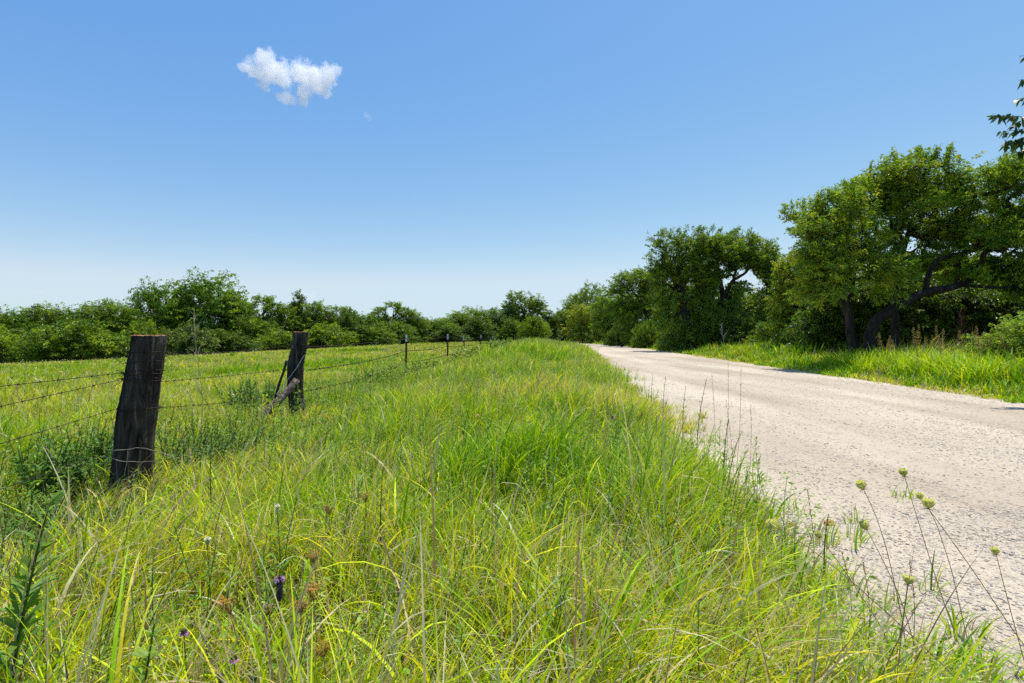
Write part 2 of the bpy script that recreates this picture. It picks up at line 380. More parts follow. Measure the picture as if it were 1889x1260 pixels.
def grass(region, bands, seed, maxang=1.12, margin=2.2):
    r = np.random.default_rng(seed); out = Geo()
    for (y0, y1, dens, segs, wmul) in bands:
        x0 = -y1 * maxang - margin; x1 = y1 * maxang + margin
        m = 26 if y0 < 11 else 14
        nt = int((x1 - x0) * (y1 - y0) * dens / m)
        tx = r.uniform(x0, x1, nt); ty = r.uniform(y0, y1, nt)
        p, hsc, kind = region(tx, ty)
        k = (r.uniform(0, 1, nt) < p) & (np.abs(tx) < ty * maxang + margin)
        tx, ty, hsc, kind = tx[k], ty[k], hsc[k], kind[k]; nt = len(tx)
        if nt == 0: continue
        n = nt * m; tr = r.uniform(.025, .10, nt) * (1 + 0.05 * ty)
        a = r.uniform(0, 6.283, n); rr = np.repeat(tr, m) * np.sqrt(r.uniform(0, 1, n))
        x = np.repeat(tx, m) + np.cos(a) * rr; y = np.repeat(ty, m) + np.sin(a) * rr
        h = np.repeat(hsc, m); kd = np.repeat(kind, m)
        pn = np.repeat(.45 * fnoise(tx, ty, 1.1, 61) + .55 * np.where(ty < 14, fnoise(tx, ty, .42, 62), .5), m)
        wind = np.repeat(fnoise(tx, ty, 2.4, 77) * 3.0 - 1.6, m)           # local lie of the grass
        az = np.where(r.uniform(0, 1, n) < .55, a, wind + r.normal(0, .5, n))
        L = h * r.uniform(.5, 1.3, n) * (.05 + 1.9 * pn)
        th0 = np.abs(r.normal(.16, .14, n)); bend = np.abs(r.normal(.95, .55, n)) + .15
        Wd = r.uniform(.0026, .0076, n) * wmul
        dead = r.uniform(0, 1, n)
        dryp = np.repeat(fnoise(tx, ty, 3.3, 91), m)
        col = pick(n, [6.5, 6.5, 3.8, 3.6, 1.1, .9, .8, .6], r)
        colg = pick(n, [4, 7, 1.5, 6, .3, .3, .1, .1], r); cold = pick(n, [3, 1, 5, .3, 5, 3.5, 1.2, 3], r)
        col = np.where((kd == 1)[:, None], colg, col); col = np.where(((kd == 2) | ((dryp > .62) & (dead < .75)))[:, None], cold, col)
        wide = r.uniform(0, 1, n) < .10; Wd = np.where(wide, Wd * 2.3, Wd); L = np.where(wide, L * 1.2, L); bend = np.where(wide, bend * 1.35, bend)
        straw = (r.uniform(0, 1, n) < .035) & (kd != 1); L = np.where(straw, L * 1.35, L); bend = np.where(straw, .35, bend); Wd = np.where(straw, Wd * .7, Wd); col = np.where(straw[:, None], PAL[r.choice([5, 6, 7], n)], col)
        # broad upright blades in the darker clumps
        tall = kd == 1
        L = np.where(tall, L * 1.15, L); bend = np.where(tall, bend * .75, bend); Wd = np.where(tall, Wd * 1.5, Wd)
        base = np.stack([x, y, ground(x, y) - .015], -1)
        out.add(*blades(base, L, Wd, az, th0, bend, segs, col, r.normal(0, .7, n)))
    return out

def verge_region(x, y):
    l = road_l(y); d = l - x
    fx = np.interp(y, [0, 15.7, 40, 60], [-3.3, -3.3, -1.3, 1.0])
    edge = smooth(-0.30, 0.75, d + 1.7 * (fnoise(x, y, 1.1, 12) - .5))
    edge = np.maximum(edge, .05 * (y < 5) * smooth(-1.5, -.2, d) * (fnoise(x, y, .5, 66) > .5))
    p = edge * (x > fx - .8)
    h = (.31 + .22 * fnoise(x, y, 1.8, 3)) * (.35 + .65 * smooth(-.1, 1.0, d)) * (.55 + .45 * smooth(.3, 2.0, x - fx)) * (1 + .25 * smooth(8, 25, y))
    kind = np.where(fnoise(x, y, 2.2, 31) + .12 * vnoise(x, y, .15, 8) > .74, 1, np.where(fnoise(x, y, 4.1, 35) > .64, 2, 0))
    return p, h, kind
def meadow_region(x, y):
    fx = np.interp(y, [0, 15.7, 40, 60], [-3.3, -3.3, -1.3, 1.0])
    p = (x <= fx - .8) * 1.0
    h = (.20 + .16 * fnoise(x, y, 2.5, 3)) * np.interp(y, [0, 12, 40], [1.1, .95, .8])
    far = np.clip((y - 14) / 60, 0, .45)
    n1 = fnoise(x, y, 3.0, 41)
    kind = np.where(n1 > .66 , 1, np.where(n1 < .36 + far * .35, 2, 0))
    return p, h, kind
def right_region(x, y):
    r_ = road_r(y); d = x - r_
    p = smooth(-0.35, .5, d + .6 * (fnoise(x, y, .9, 15) - .5)) * (d < 14)
    h = np.interp(d, [-.3, .3, 1.5, 3.5, 6], [.07, .14, .45, .75, .85]) * (.75 + .5 * fnoise(x, y, 2, 19))
    kind = np.where(fnoise(x, y, 2.5, 51) > .56, 1, np.where(d < .5, 2, 0))
    return p, h, kind

BN = [(0.25, 3, 3800, 9, 1.0), (3, 6, 2400, 6, 1.15), (6, 11, 1300, 4, 1.6), (11, 20, 560, 3, 2.4), (20, 38, 170, 3, 4.2), (38, 70, 45, 2, 8.5), (70, 125, 14, 2, 15)]
o = grass(verge_region, BN, 1).build('verge_grass', M_GRASS); tag(o, 'tall wild yellow green grass between the fence and the gravel road', 'grass', kind='stuff')
o = grass(meadow_region, BN[1:], 2).build('meadow_grass', M_GRASS); tag(o, 'open meadow grass with pale seed heads beyond the wire fence', 'grass', kind='stuff')
BR = [(5, 11, 900, 4, 1.8), (11, 20, 480, 4, 2.8), (20, 38, 150, 3, 5), (38, 70, 40, 2, 9), (70, 115, 12, 2, 15)]
o = grass(right_region, BR, 3).build('roadside_grass', M_GRASS); tag(o, 'green grass strip between the gravel road and the shady trees', 'grass', kind='stuff')

# broad arching grass with branched seed heads under the big trees
def tall_clump_grass():
    r = np.random.default_rng(11); out = Geo()
    n0 = 520; D = r.uniform(13, 21, n0); off = r.uniform(1.2, 4.8, n0); x0 = road_r(D) + off
    for cx, cy in zip(x0, D):
        m = 11; b = np.tile([cx, cy, ground(cx, cy) - .02], (m, 1)); b[:, :2] += r.normal(0, .10, (m, 2))
        out.add(*blades(b, r.uniform(.6, 1.25, m), r.uniform(.014, .028, m), r.uniform(0, 6.28, m), r.uniform(.05, .3, m), r.uniform(.7, 2.1, m), 7, pick(m, [5, 5, 4, 2, 0, 0, 0, .2], r), r.normal(0, .5, m)))
    for k in range(26):                                    # seed heads
        cy = r.uniform(14.5, 18.5); cx = (r.uniform(1600, 1889) - 944) / F * cy if k < 20 else road_r(cy) + r.uniform(2, 4)
        cx = max(cx, road_r(cy) + 1.8); h = r.uniform(1.25, 1.75); z = ground(cx, cy); ln = r.uniform(-.2, .2)
        p = [(cx, cy, z), (cx + ln * .4, cy, z + h * .6), (cx + ln, cy, z + h)]
        V, Fq = tube(p, [.006, .005, .003], 4); out.add(V, Fq, (.30, .22, .09))
        m = 70; t = r.uniform(.70, 1.0, m); P = np.array([cx + ln * 1.0, cy, z]) + np.stack([0 * t + ln * (t - .9), 0 * t, t * h], -1)
        a = r.uniform(0, 6.28, m); Dv = np.stack([np.cos(a), np.sin(a), r.uniform(.1, 1.1, m)], -1)
        Ln = (1.05 - t) * .32 * r.uniform(.5, 1.1, m) + .02
        out.add(*leaves(P, Dv, np.tile([0.3, 1, .2], (m, 1)) + r.normal(0, .3, (m, 3)), Ln, .008, np.tile([.34, .25, .12], (m, 1)) * r.uniform(.7, 1.2, (m, 1)), 1, .15))
    return out
o = tall_clump_grass().build('broad_leaf_grass', M_GRASS); tag(o, 'broad arching grass with brown seed heads in front of the big leaning trees', 'grass', kind='stuff')

# ------------------------------------------------------------------ leafy weeds
def leafy_stem(r, base, top, nl, ll, lw, col, stem_r=.004, segs=3, ang=(.5, 1.1), stemcol=(.10, .13, .03), bow=.05):
    base = np.array(base, float); top = np.array(top, float); ax = top - base; H = np.linalg.norm(ax)
    side = norm(np.cross(ax, [0.2, 1, 0.1]))
    t = np.linspace(0, 1, 7); P = base + ax * t[:, None] + side * (np.sin(t * np.pi) * bow * H)[:, None]
    gs = Geo(); V, Fq = tube(P, np.linspace(stem_r, stem_r * .4, 7), 5, cap=False); gs.add(V, Fq, stemcol)
    gl = Geo(); t = np.sort(r.uniform(.12, 1.0, nl)) ** .8; a = np.arange(nl) * 2.4 + r.normal(0, .3, nl)
    B = np.stack([np.interp(t, np.linspace(0, 1, 7), P[:, k]) for k in range(3)], -1)
    u = norm(ax); e1 = norm(np.cross(u, [0, 1, .01])); e2 = np.cross(u, e1)
    th = r.uniform(ang[0], ang[1], nl)
    Dv = u * np.cos(th)[:, None] + (e1 * np.cos(a)[:, None] + e2 * np.sin(a)[:, None]) * np.sin(th)[:, None]
    Nn = u[None] + r.normal(0, .25, (nl, 3))
    L = ll * r.uniform(.7, 1.2, nl) * np.interp(t, [0, .5, 1], [.8, 1.1, .45])
    c = np.array(col) * r.uniform(.75, 1.25, (nl, 1)) * r.uniform(.92, 1.08, (nl, 3))
    gl.add(*leaves(B, Dv, Nn, L, lw * L / ll, c, segs, .25))
    return gs, gl

def scatter_weeds():
    r = np.random.default_rng(21); out = Geo(); n = 0
    greens = [(.12, .21, .02), (.085, .16, .02), (.18, .26, .025), (.13, .20, .05)]
    while n < 2000:
        y = r.uniform(1.2, 16) if r.random() < .8 else r.uniform(16, 30)
        x = r.uniform(-min(y * 1.1 + 1, 14), road_l(y) - .05)
        if fnoise(x, y, 1.6, 71) < .46: continue
        if (x < -4.2 and r.random() < .6) or (x > road_l(y) - .6 and r.random() < .72): continue
        h = r.uniform(.28, .60) if x > -4 else r.uniform(.25, .45)
        z = float(ground(x, y)); big = 1 + .05 * y
        gs, gl = leafy_stem(r, (x, y, z), (x + r.normal(0, .07), y + r.normal(0, .07), z + h), int(h * 70 / big ** .5), r.uniform(.035, .075) * big, r.uniform(.009, .016) * big, greens[r.integers(4)], .003, 2)
        out.merge(gs); out.merge(gl); n += 1
    # low three-leaved clover-like ground weeds near the camera
    for q in range(230):                                   # taller growth following the fence
        y = 2.6 + 14 * r.uniform(0, 1) ** 1.3; x = -3.3 + r.normal(0, .38) - (.25 if y < 5 else 0)
        if abs(y - 4.2) < .55 and abs(x + 3.1) < .28 or (y < 4.1 and x > -3.25): continue
        h = r.uniform(.30, .78); z = float(ground(x, y)); big = 1 + .04 * y
        gs, gl = leafy_stem(r, (x, y, z), (x + r.normal(0, .10), y + r.normal(0, .10), z + h), int(h * 75 / big ** .5), r.uniform(.045, .085) * big, r.uniform(.012, .020) * big, greens[r.integers(4)], .0035, 2)
        out.merge(gs); out.merge(gl)
    m = 42000; y = r.uniform(.8, 9, m); x = r.uniform(-1.1, 1, m) * (y + 1.5); k = (x < road_l(y) + .1) & (fnoise(x, y, .9, 83) > .56); x, y = x[k], y[k]; m = len(x)
    P = np.stack([x, y, ground(x, y) + r.uniform(.03, .34, m)], -1); a = r.uniform(0, 6.28, m)
    out.add(*leaves(P, np.stack([np.cos(a), np.sin(a), r.normal(0.1, .4, m)], -1), np.tile([0, 0, 1.0], (m, 1)) + r.normal(0, .35, (m, 3)), r.uniform(.018, .052, m), r.uniform(.008, .022, m),
                    np.array(greens)[r.integers(0, 4, m)] * r.uniform(.8, 1.4, (m, 1)), 1, .1))
    return out
o = scatter_weeds().build('weeds', M_WEED); tag(o, 'low leafy weeds growing all through the verge grass', 'weeds', kind='stuff')

# pale tiny flowers / seed specks over the meadow
def specks():
    r = np.random.default_rng(31); out = Geo()
    for y0, y1, dn, s in ((5, 12, 7, .020), (12, 25, 3, .04), (25, 60, .9, .07), (60, 110, .2, .12)):
        m = int((y1 - y0) * y1 * dn); y = r.uniform(y0, y1, m); x = -r.uniform(0, 1.15, m) * y
        fx = np.interp(y, [0, 15.7, 40, 60], [-3.3, -3.3, -1.3, 1.0]); k = (x < fx - .5) & (fnoise(x, y, 4, 95) > .53); x, y = x[k], y[k]; m = len(x)
        P = np.stack([x, y, ground(x, y) + r.uniform(.25, .42, m)], -1); a = r.uniform(0, 6.28, m)
        c = .8 * np.array([(.56, .50, .30), (.50, .44, .22), (.62, .58, .44)])[r.integers(0, 3, m)]
        out.add(*leaves(P, np.stack([np.cos(a), np.sin(a), r.normal(0, .3, m)], -1), np.tile([0, 0, 1.0], (m, 1)) + r.normal(0, .4, (m, 3)), s * r.uniform(.6, 1.5, m), s * r.uniform(.4, .9, m), c, 1, 0))
    return out
o = specks().build('meadow_flowers', M_WEED); tag(o, 'tiny cream flower heads speckled across the open meadow', 'flowers', kind='stuff')

# ------------------------------------------------------------------ trees
GREEN = np.array([(.155, .26, .012), (.25, .35, .014), (.09, .17, .012)])
YGREEN = np.array([(.28, .36, .02), (.35, .38, .02), (.17, .26, .018)])
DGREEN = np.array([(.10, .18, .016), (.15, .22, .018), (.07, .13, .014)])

def tree_geo(seed, trunks, blobs, ncl, nleaf, ls, pal, clr=.45, shell=.45, twig=.012, flat=.6, thin=0.0, up=0.5, spikes=0, aspect=.55):
    """trunks: list of polylines [(x,y,z,r)...]; blobs: (cx,cy,cz,rx,ry,rz).  Returns (trunk Geo, crown Geo)."""
    r = np.random.default_rng(seed); gt = Geo(); gc = Geo(); ncl = int(ncl * 3.0); nleaf = int(nleaf * .62); clr *= .85; thin *= 1.10; up *= .35
    nodes = []
    for tk in trunks:
        tk = np.array(tk, float); t = np.linspace(0, 1, len(tk)); tt_ = np.linspace(0, 1, len(tk) * 4)
        P = np.stack([np.interp(tt_, t, tk[:, k]) for k in range(4)], -1)
        for k in range(3):                                  # smooth and roughen a little
            P[1:-1, k] = (P[:-2, k] + 2 * P[1:-1, k] + P[2:, k]) / 4
        P[1:-1, :2] += r.normal(0, .12, (len(P) - 2, 2)) * P[1:-1, 3:4] * 1.2
        V, Fq = tube(P[:, :3], P[:, 3], 10, rough=.05, seed=seed); gt.add(V, Fq)
        for q in P[len(P) // 3:]: nodes.append(q[:3])
    bl = np.array(blobs, float); vol = (bl[:, 3] * bl[:, 4] * bl[:, 5]) ** .75
    pc = r.choice(len(bl), ncl * 2, p=vol / vol.sum())
    d = norm(r.normal(0, 1, (len(pc), 3))); rad = .30 + .70 * r.uniform(0, 1, len(pc)) ** .6
    rad *= .72 + .62 * fnoise(d[:, 0] * 3 + pc * 5.3, d[:, 2] * 3 + d[:, 1] * 2, 1.3, seed)
    C = bl[pc, :3] + d * rad[:, None] * bl[pc, 3:6] * 1.12 + r.normal(0, .10, (len(pc), 3)) * bl[pc, 3:6]
    if thin > 0:
        k = (fnoise(C[:, 0] + C[:, 1] * .7, C[:, 2], 0.85 * max(1, clr * 2), seed) > thin); C = C[k]
    C = C[C[:, 2] > .15][:ncl]
    if spikes:
        top = C[np.argsort(-C[:, 2])[:spikes * 3]]; sp = top[r.choice(len(top), spikes, replace=False)]
        ex = [sp + np.array([r.normal(0, .10), 0, .16 * q]) for q in (1, 2, 3)]
        SP = np.concatenate(ex)
    else: SP = np.zeros((0, 3))
    start = np.array(nodes); cen = start.mean(0)
    order = np.argsort(np.linalg.norm(C - cen, axis=1))
    ND = list(start); par = [-1] * len(ND); new = []
    arr = np.zeros((len(ND) + 3 * len(C) + 5, 3)); arr[:len(ND)] = start; cnt = len(ND)
    parent = -np.ones(len(arr), int)
    for q in order:
        c = C[q]; dd = np.linalg.norm(arr[:cnt] - c, axis=1) + .5 * np.maximum(0, arr[:cnt, 2] - c[2])
        j = int(np.argmin(dd)); a = arr[j]; mid = (a + c) / 2 + r.normal(0, .06, 3) * np.linalg.norm(c - a) - np.array([0, 0, .0])
        arr[cnt] = mid; parent[cnt] = j; arr[cnt + 1] = c; parent[cnt + 1] = cnt; cnt += 2
    load = np.zeros(cnt); load[len(ND):] = .5
    for q in range(cnt - 1, len(ND) - 1, -1): load[parent[q]] += load[q]
    tw = twig * np.maximum(load, .5) ** .5
    for q in range(len(ND), cnt):
        p = parent[q]; r0 = min(tw[p] if p >= len(ND) else tw[q] * 1.3, tw[q] * 1.5)
        if tw[q] < twig * .9 and r.random() < .3: continue
        V, Fq = tube([arr[p], arr[q]], [r0, tw[q]], 4, cap=False); gt.add(V, Fq)
    K = len(C); hue = r.choice(len(pal), K, p=np.array([.45, .3, .25])); bri = r.uniform(.8, 1.25, K)
    n = K * nleaf; ci = np.repeat(np.arange(K), nleaf)
    csz = r.uniform(.65, 1.35, K)[ci]
    off = norm(r.normal(0, 1, (n, 3))) * (r.uniform(0, 1, n) ** .6)[:, None]
    ctr = bl[:, :3].mean(0) - [0, 0, 1.0]
    spd = norm(norm(C - ctr) + r.normal(0, .55, C.shape) + [0, 0, -.05])      # each cluster is a spray along a twig
    tl = r.uniform(-.9, 1.5, n)
    P = C[ci] + spd[ci] * (tl * clr * csz)[:, None] + off * (clr * csz * (.62 - .22 * tl))[:, None] * np.array([1, 1, flat]) - np.array([0, 0, 1.0]) * (np.maximum(tl, 0) ** 2 * clr * .14)[:, None]
    Dv = off * np.array([1, 1, .3]) + spd[ci] * .7 + r.normal(0, .4, (n, 3)) + np.array([0, 0, -.3])
    Nn = np.array([0, 0, up * 2]) + r.normal(0, .75, (n, 3))
    col = pal[hue[ci]] * bri[ci][:, None] * r.uniform(.75, 1.3, (n, 1))
    L = ls * r.uniform(.6, 1.3, n)
    gc.add(*leaves(P, Dv, Nn, L, L * aspect, col, 1, .15))
    if len(SP):
        m = 26; ci = np.repeat(np.arange(len(SP)), m); n = len(ci)
        off = r.normal(0, .5, (n, 3)) * clr * np.array([.32, .32, .45]); P = SP[ci] + off
        L = ls * r.uniform(.6, 1.2, n)
        gc.add(*leaves(P, off + r.normal(0, .2, (n, 3)), r.normal(0, .6, (n, 3)) + [0, 0, 1], L, L * aspect, pal[0] * r.uniform(.8, 1.3, (n, 1)), 1, .15))
    return gt, gc

def place_tree(name, gt, gc, loc, label, cat, group=None, rot=0, scale=(1, 1, 1)):
    e = empty(name, loc, label, cat, group); e.rotation_euler = (0, 0, rot); e.scale = scale
    t = gt if isinstance(gt, bpy.types.Mesh) else gt.mesh('trunk', M_BARK, True)
    c = gc if isinstance(gc, bpy.types.Mesh) else gc.mesh('crown', M_LEAF)
    for nm, me in (('trunk', t), ('crown', c)):
        o = bpy.data.objects.new(nm, me); COL.objects.link(o); o.parent = e
    return e

# variants of the far trees, each about 1 unit = 1 m, nominal height 10, width 7
def variants():
    out = {}
    def V(key, *a, **k):
        gt, gc = tree_geo(*a, **k); q = np.concatenate(gc.v); HGT[key] = float(np.percentile(q[:, 2], 99)); WID[key] = float(np.percentile(q[:, 0], 98.5) - np.percentile(q[:, 0], 1.5)); out[key] = (gt.mesh('trunk', M_BARK, True), gc.mesh('crown', M_LEAF))
    tr = [(0, 0, -.4, .22), (.1, 0, 2.5, .18), (0, .1, 5, .12), (.2, 0, 8, .05)]
    V('round', 101, [tr, [(0, 0, 2.6, .12), (1.2, .2, 4.5, .08), (2, .3, 6.5, .04)], [(0, 0, 2.4, .12), (-1.3, -.2, 4.6, .08), (-2, 0, 6.2, .04)]],
      [(0, 0, 7.3, 2.1, 2.1, 2.3), (-1.9, 0, 5.6, 1.9, 1.9, 1.7), (1.9, .3, 5.9, 1.9, 1.9, 1.8), (0, -1.2, 4.0, 2.6, 2.0, 1.8), (.8, 0, 2.2, 2.6, 2, 1.5), (-1.6, 0, 1.9, 2, 2, 1.4)], 270, 52, .24, GREEN, .62, .5, .02, thin=.34)
    V('broad', 102, [tr, [(0, 0, 2, .12), (2, .2, 4.2, .07), (2.9, .3, 6, .04)], [(0, 0, 2.2, .12), (-2, .2, 4, .07), (-2.8, 0, 6, .04)]],
      [(.6, 0, 7.6, 2.2, 2.2, 1.9), (-1.6, 0, 6.9, 1.9, 1.9, 1.7), (2.5, 0, 5.8, 1.7, 2, 1.5), (-2.8, 0, 5.0, 1.6, 1.8, 1.5), (0, -1, 4.0, 3.0, 2.2, 1.5), (1.5, 0, 1.9, 2.2, 2, 1.5), (-1.6, 0, 1.8, 2.2, 2, 1.4)], 290, 50, .24, np.array([(.06, .115, .016), (.10, .145, .018), (.04, .08, .014)]) * 2.0 * np.array([1.25, 1.22, .55]), .6, .5, .02, thin=.36)
    V('tall', 103, [tr, [(0, 0, 4, .1), (1, 0, 6, .06), (1.4, .2, 8.6, .03)]],
      [(0, 0, 8.6, 1.3, 1.3, 1.5), (-1.0, 0, 7.0, 1.3, 1.3, 1.3), (1.2, .2, 6.8, 1.3, 1.4, 1.5), (0, -.6, 4.6, 2.0, 1.8, 1.9), (0, 0, 2.1, 2.3, 2, 1.8)], 220, 52, .24, DGREEN, .55, .5, .02, thin=.36)
    V('open', 104, [tr, [(0, 0, 3, .1), (1.4, 0, 5.5, .06), (1.8, .2, 8.2, .03)], [(0, 0, 3, .1), (-1.4, 0, 5.5, .06), (-1.8, .2, 7.8, .03)]],
      [(.3, 0, 9.0, 1.2, 1.2, .9), (-1.9, 0, 7.9, 1.2, 1.2, .9), (1.9, .2, 7.6, 1.3, 1.4, 1.0), (0, -.6, 5.6, 2.3, 1.6, 1.0), (0, 0, 2.4, 2.8, 2, 2.0)], 190, 46, .24, GREEN, .5, .4, .024, thin=.40)
    V('bush', 105, [[(0, 0, -.3, .10), (.1, 0, 1.2, .08), (0, .1, 3.2, .04)], [(0, 0, 0, .08), (.9, 0, 1.6, .05), (1.3, .2, 2.8, .02)]],
      [(0, 0, 2.6, 1.7, 1.7, 1.3), (-1.4, 0, 1.8, 1.4, 1.5, 1.3), (1.5, .2, 1.7, 1.4, 1.5, 1.3), (0, -.6, 1.0, 2.2, 1.5, .9)], 150, 50, .20, np.array([(.10, .16, .010), (.15, .215, .012), (.055, .10, .010)]) * 1.5 * np.array([1.25, 1.22, .55]), .45, .5, .014, thin=.32)
    V('lowbush', 106, [[(0, 0, -.3, .08), (.1, 0, 1.0, .05), (0, .1, 2.4, .03)], [(0, 0, 0, .06), (1.2, 0, 1.2, .04), (1.9, .2, 1.8, .02)]],
      [(0, 0, 1.7, 1.8, 1.4, .9), (-1.7, 0, 1.2, 1.3, 1.3, .9), (1.8, .2, 1.1, 1.4, 1.3, .8), (0, -.4, .7, 2.4, 1.3, .7)], 130, 48, .20, np.array([(.065, .10, .03), (.09, .125, .035), (.04, .07, .02)]) * 1.6 * np.array([1.25, 1.22, .55]), .42, .5, .014, thin=.30)
    V('bush2', 107, [[(0, 0, -.3, .10), (.1, 0, 1.2, .08), (0, .1, 3.2, .04)]],
      [(-.6, 0, 3.0, 1.2, 1.4, 1.0), (.9, 0, 2.2, 1.6, 1.5, 1.1), (-1.7, 0, 1.5, 1.2, 1.5, 1.1), (2.1, 0, 1.1, 1.0, 1.3, .8), (0, -.3, .9, 2.2, 1.5, .8)], 150, 50, .20, GREEN, .40, .5, .014, thin=.36)
    V('bush3', 108, [[(0, 0, -.3, .10), (.1, 0, 1.2, .08), (0, .1, 3.6, .04)]],
      [(.3, 0, 3.4, .9, 1.2, .9), (1.3, 0, 2.0, 1.2, 1.4, 1.0), (-.9, 0, 2.3, 1.2, 1.4, 1.2), (-2, 0, 1.0, 1.1, 1.3, .8), (.6, -.3, .9, 2.3, 1.5, .8)], 150, 50, .20, DGREEN, .40, .5, .014, thin=.36)
    return out
HGT, WID = {}, {}
VAR = variants()
r_ = random.Random(5)
def far_tree(kind, u, vtop, D, wpx, label, cat, group, name=None, vb=None, rot=None):
    x = (u - 944.5) / F * D; z = float(ground(x, D)) - .1
    top = CZ - (vtop - HV) / F * D; h = top - z; sx = wpx / F * D / WID[kind]; sz = h / HGT[kind]
    sxy = sx
    place_tree(name or ('tree' if cat == 'tree' else 'bush'), VAR[kind][0], VAR[kind][1], (x, D, z), label, cat, group, rot if rot is not None else r_.uniform(-.5, .5) + r_.choice([0, math.pi]), (sxy, sxy, sz))

GL = 'trees of the far left tree line'
LT = [  # kind, u, top row, distance, width px, label
 ('round', -30, 574, 66, 90, 'dark green tree cut by the left edge of the far tree line'),
 ('broad', 28, 570, 68, 86, 'dense tree with a small bump on top near the left edge'),
 ('round', 82, 564, 70, 84, 'evenly rounded tree second from the left corner of the tree line'),
 ('broad', 132, 566, 72, 80, 'green tree with a tufted flat top left of the post'),
 ('round', 182, 558, 73, 84, 'yellowish topped tree just left of the tall pair in the tree line'),
 ('broad', 226, 556, 74, 78, 'bushy tree at the foot of the light green tall tree'),
 ('broad', 290, 523, 78, 92, 'tall light green tree rising right above the nearest wooden post'),
 ('round', 340, 535, 80, 60, 'narrow tree wedged between the two tallest trees on the left'),
 ('broad', 385, 508, 81, 118, 'tallest broad dark tree of the left tree line'),
 ('tall', 432, 546, 83, 52, 'lower dark tree on the right shoulder of the tallest left tree'),
 ('open', 484, 545, 86, 66, 'open crowned tree with sky gaps left of the second wooden post'),
 ('round', 527, 562, 88, 56, 'rounded green tree behind the top of the second wooden post'),
 ('tall', 551, 540, 90, 30, 'thin spindly tree poking up above the second wooden post'),
 ('round', 585, 558, 90, 74, 'full green tree right of the second wooden post'),
 ('open', 625, 564, 92, 56, 'loose topped tree in the middle of the left tree line'),
 ('broad', 668, 578, 94, 72, 'low rounded tree in the dip of the left tree line'),
 ('tall', 695, 572, 96, 34, 'small spiky tree just left of the dark tufted tree'),
 ('open', 724, 556, 98, 54, 'dark tufted tree standing above the first red metal post'),
 ('round', 762, 572, 100, 50, 'round tree at the right end of the left tree line'),
 ('broad', 805, 586, 104, 72, 'low far tree above the second red metal post'),
 ('round', 845, 574, 108, 62, 'far tree above the leaning third metal post'),
 ('broad', 875, 566, 112, 60, 'rounded far tree left of the big centre tree'),
 ('round', 912, 568, 114, 50, 'small far tree touching the left side of the big centre tree'),
 ('tall', 1012, 572, 128, 34, 'small dark tree just right of the big centre tree'),
 ('round', 1034, 573, 134, 38, 'far round tree at the gap where the road disappears'),
]
for k, u, vt, D, w, lb in LT: far_tree(k, u, vt + 3, D, w * 1.14, lb, 'tree', GL)
GB = 'bushes along the foot of the left tree line'
LB = [
 ('bush', -15, 612, 60, 70, 'leafy bush cut by the left edge at the foot of the trees'),
 ('bush', 50, 600, 61, 92, 'bright green bush at the far left below the tree line'),
 ('bush', 128, 596, 62, 96, 'wide bright green bush left of the nearest wooden post'),
 ('bush', 200, 598, 64, 80, 'dark hollowed bush touching the left side of the nearest post'),
 ('bush', 262, 592, 68, 70, 'bush hidden behind the head of the nearest post'),
 ('lowbush', 345, 612, 71, 84, 'pale grey green bush just right of the nearest post'),
 ('bush', 412, 600, 73, 84, 'green bush behind the bare twiggy sapling'),
 ('bush', 470, 590, 77, 76, 'tall bush halfway between the two wooden posts'),
 ('bush', 520, 596, 80, 60, 'bush touching the left side of the second post'),
 ('bush', 600, 596, 82, 66, 'bush right of the second wooden post'),
 ('bush', 642, 586, 85, 54, 'upright rounded bush in the middle of the left trees'),
 ('bush', 690, 592, 90, 56, 'bush left of the first red metal post'),
 ('bush', 735, 598, 92, 46, 'bush directly behind the first red metal post'),
 ('bush', 782, 606, 96, 46, 'light bush between the first and second metal posts'),
 ('bush', 830, 600, 100, 54, 'bush behind the second red metal post'),
 ('bush', 880, 598, 104, 46, 'bush behind the leaning third metal post'),
 ('bush', 950, 580, 108, 48, 'pale green bush in front of the big centre tree'),
 ('bush', 985, 588, 110, 40, 'dark bush at the right foot of the big centre tree'),
]
for q_, (k, u, vt, D, w, lb) in enumerate(LB): far_tree(k if k == 'lowbush' else ('bush', 'bush2', 'bush3')[(q_ * 2 + q_ // 3) % 3], u, vt + (-12, 10, -4, 16, 2)[q_ % 5], D + (0, 3, -2)[q_ % 3], w * (1.45, 1.2, 1.35)[q_ % 3], lb, 'bush', GB)
# taller second row that closes the horizon behind
for q in range(19):
    u = -160 + q * 66; D = 112 + q * 1.5
    far_tree('broad' if q % 2 else 'round', u, 590, D, 80, 'indistinct tree filling in behind the far tree line', 'tree', 'hidden trees behind the left tree line')

# the big centre tree
D = 116; x, z = (966 - 944.5) / F * D, 0.1
gt, gc = tree_geo(201, [[(0, 0, -.5, .35), (.2, 0, 3, .28), (0, 0, 6, .2), (.4, 0, 9, .08)], [(0, 0, 4, .2), (-2, 0, 7, .12), (-2.8, 0, 9.4, .05)], [(0, 0, 4.4, .2), (2.2, 0, 7, .12), (3.2, 0, 9.2, .05)]],
 [(-1.6, 0, 9.8, 2.4, 2, 1.5), (1.7, 0, 9.3, 2.5, 2, 1.5), (3.4, 0, 7.8, 1.5, 1.6, 1.3), (-3.6, 0, 7.4, 1.6, 1.6, 1.3), (-.6, 0, 6.2, 3.2, 2, 1.8), (1.6, 0, 3.8, 3.6, 2.2, 2.2), (-2.8, 0, 3.6, 2.6, 2, 2.2)], 330, 60, .27, GREEN, .62, .45, .02, thin=.36)
place_tree('tree', gt, gc, (x, D, z), 'big round crowned tree standing alone at the end of the verge', 'tree')

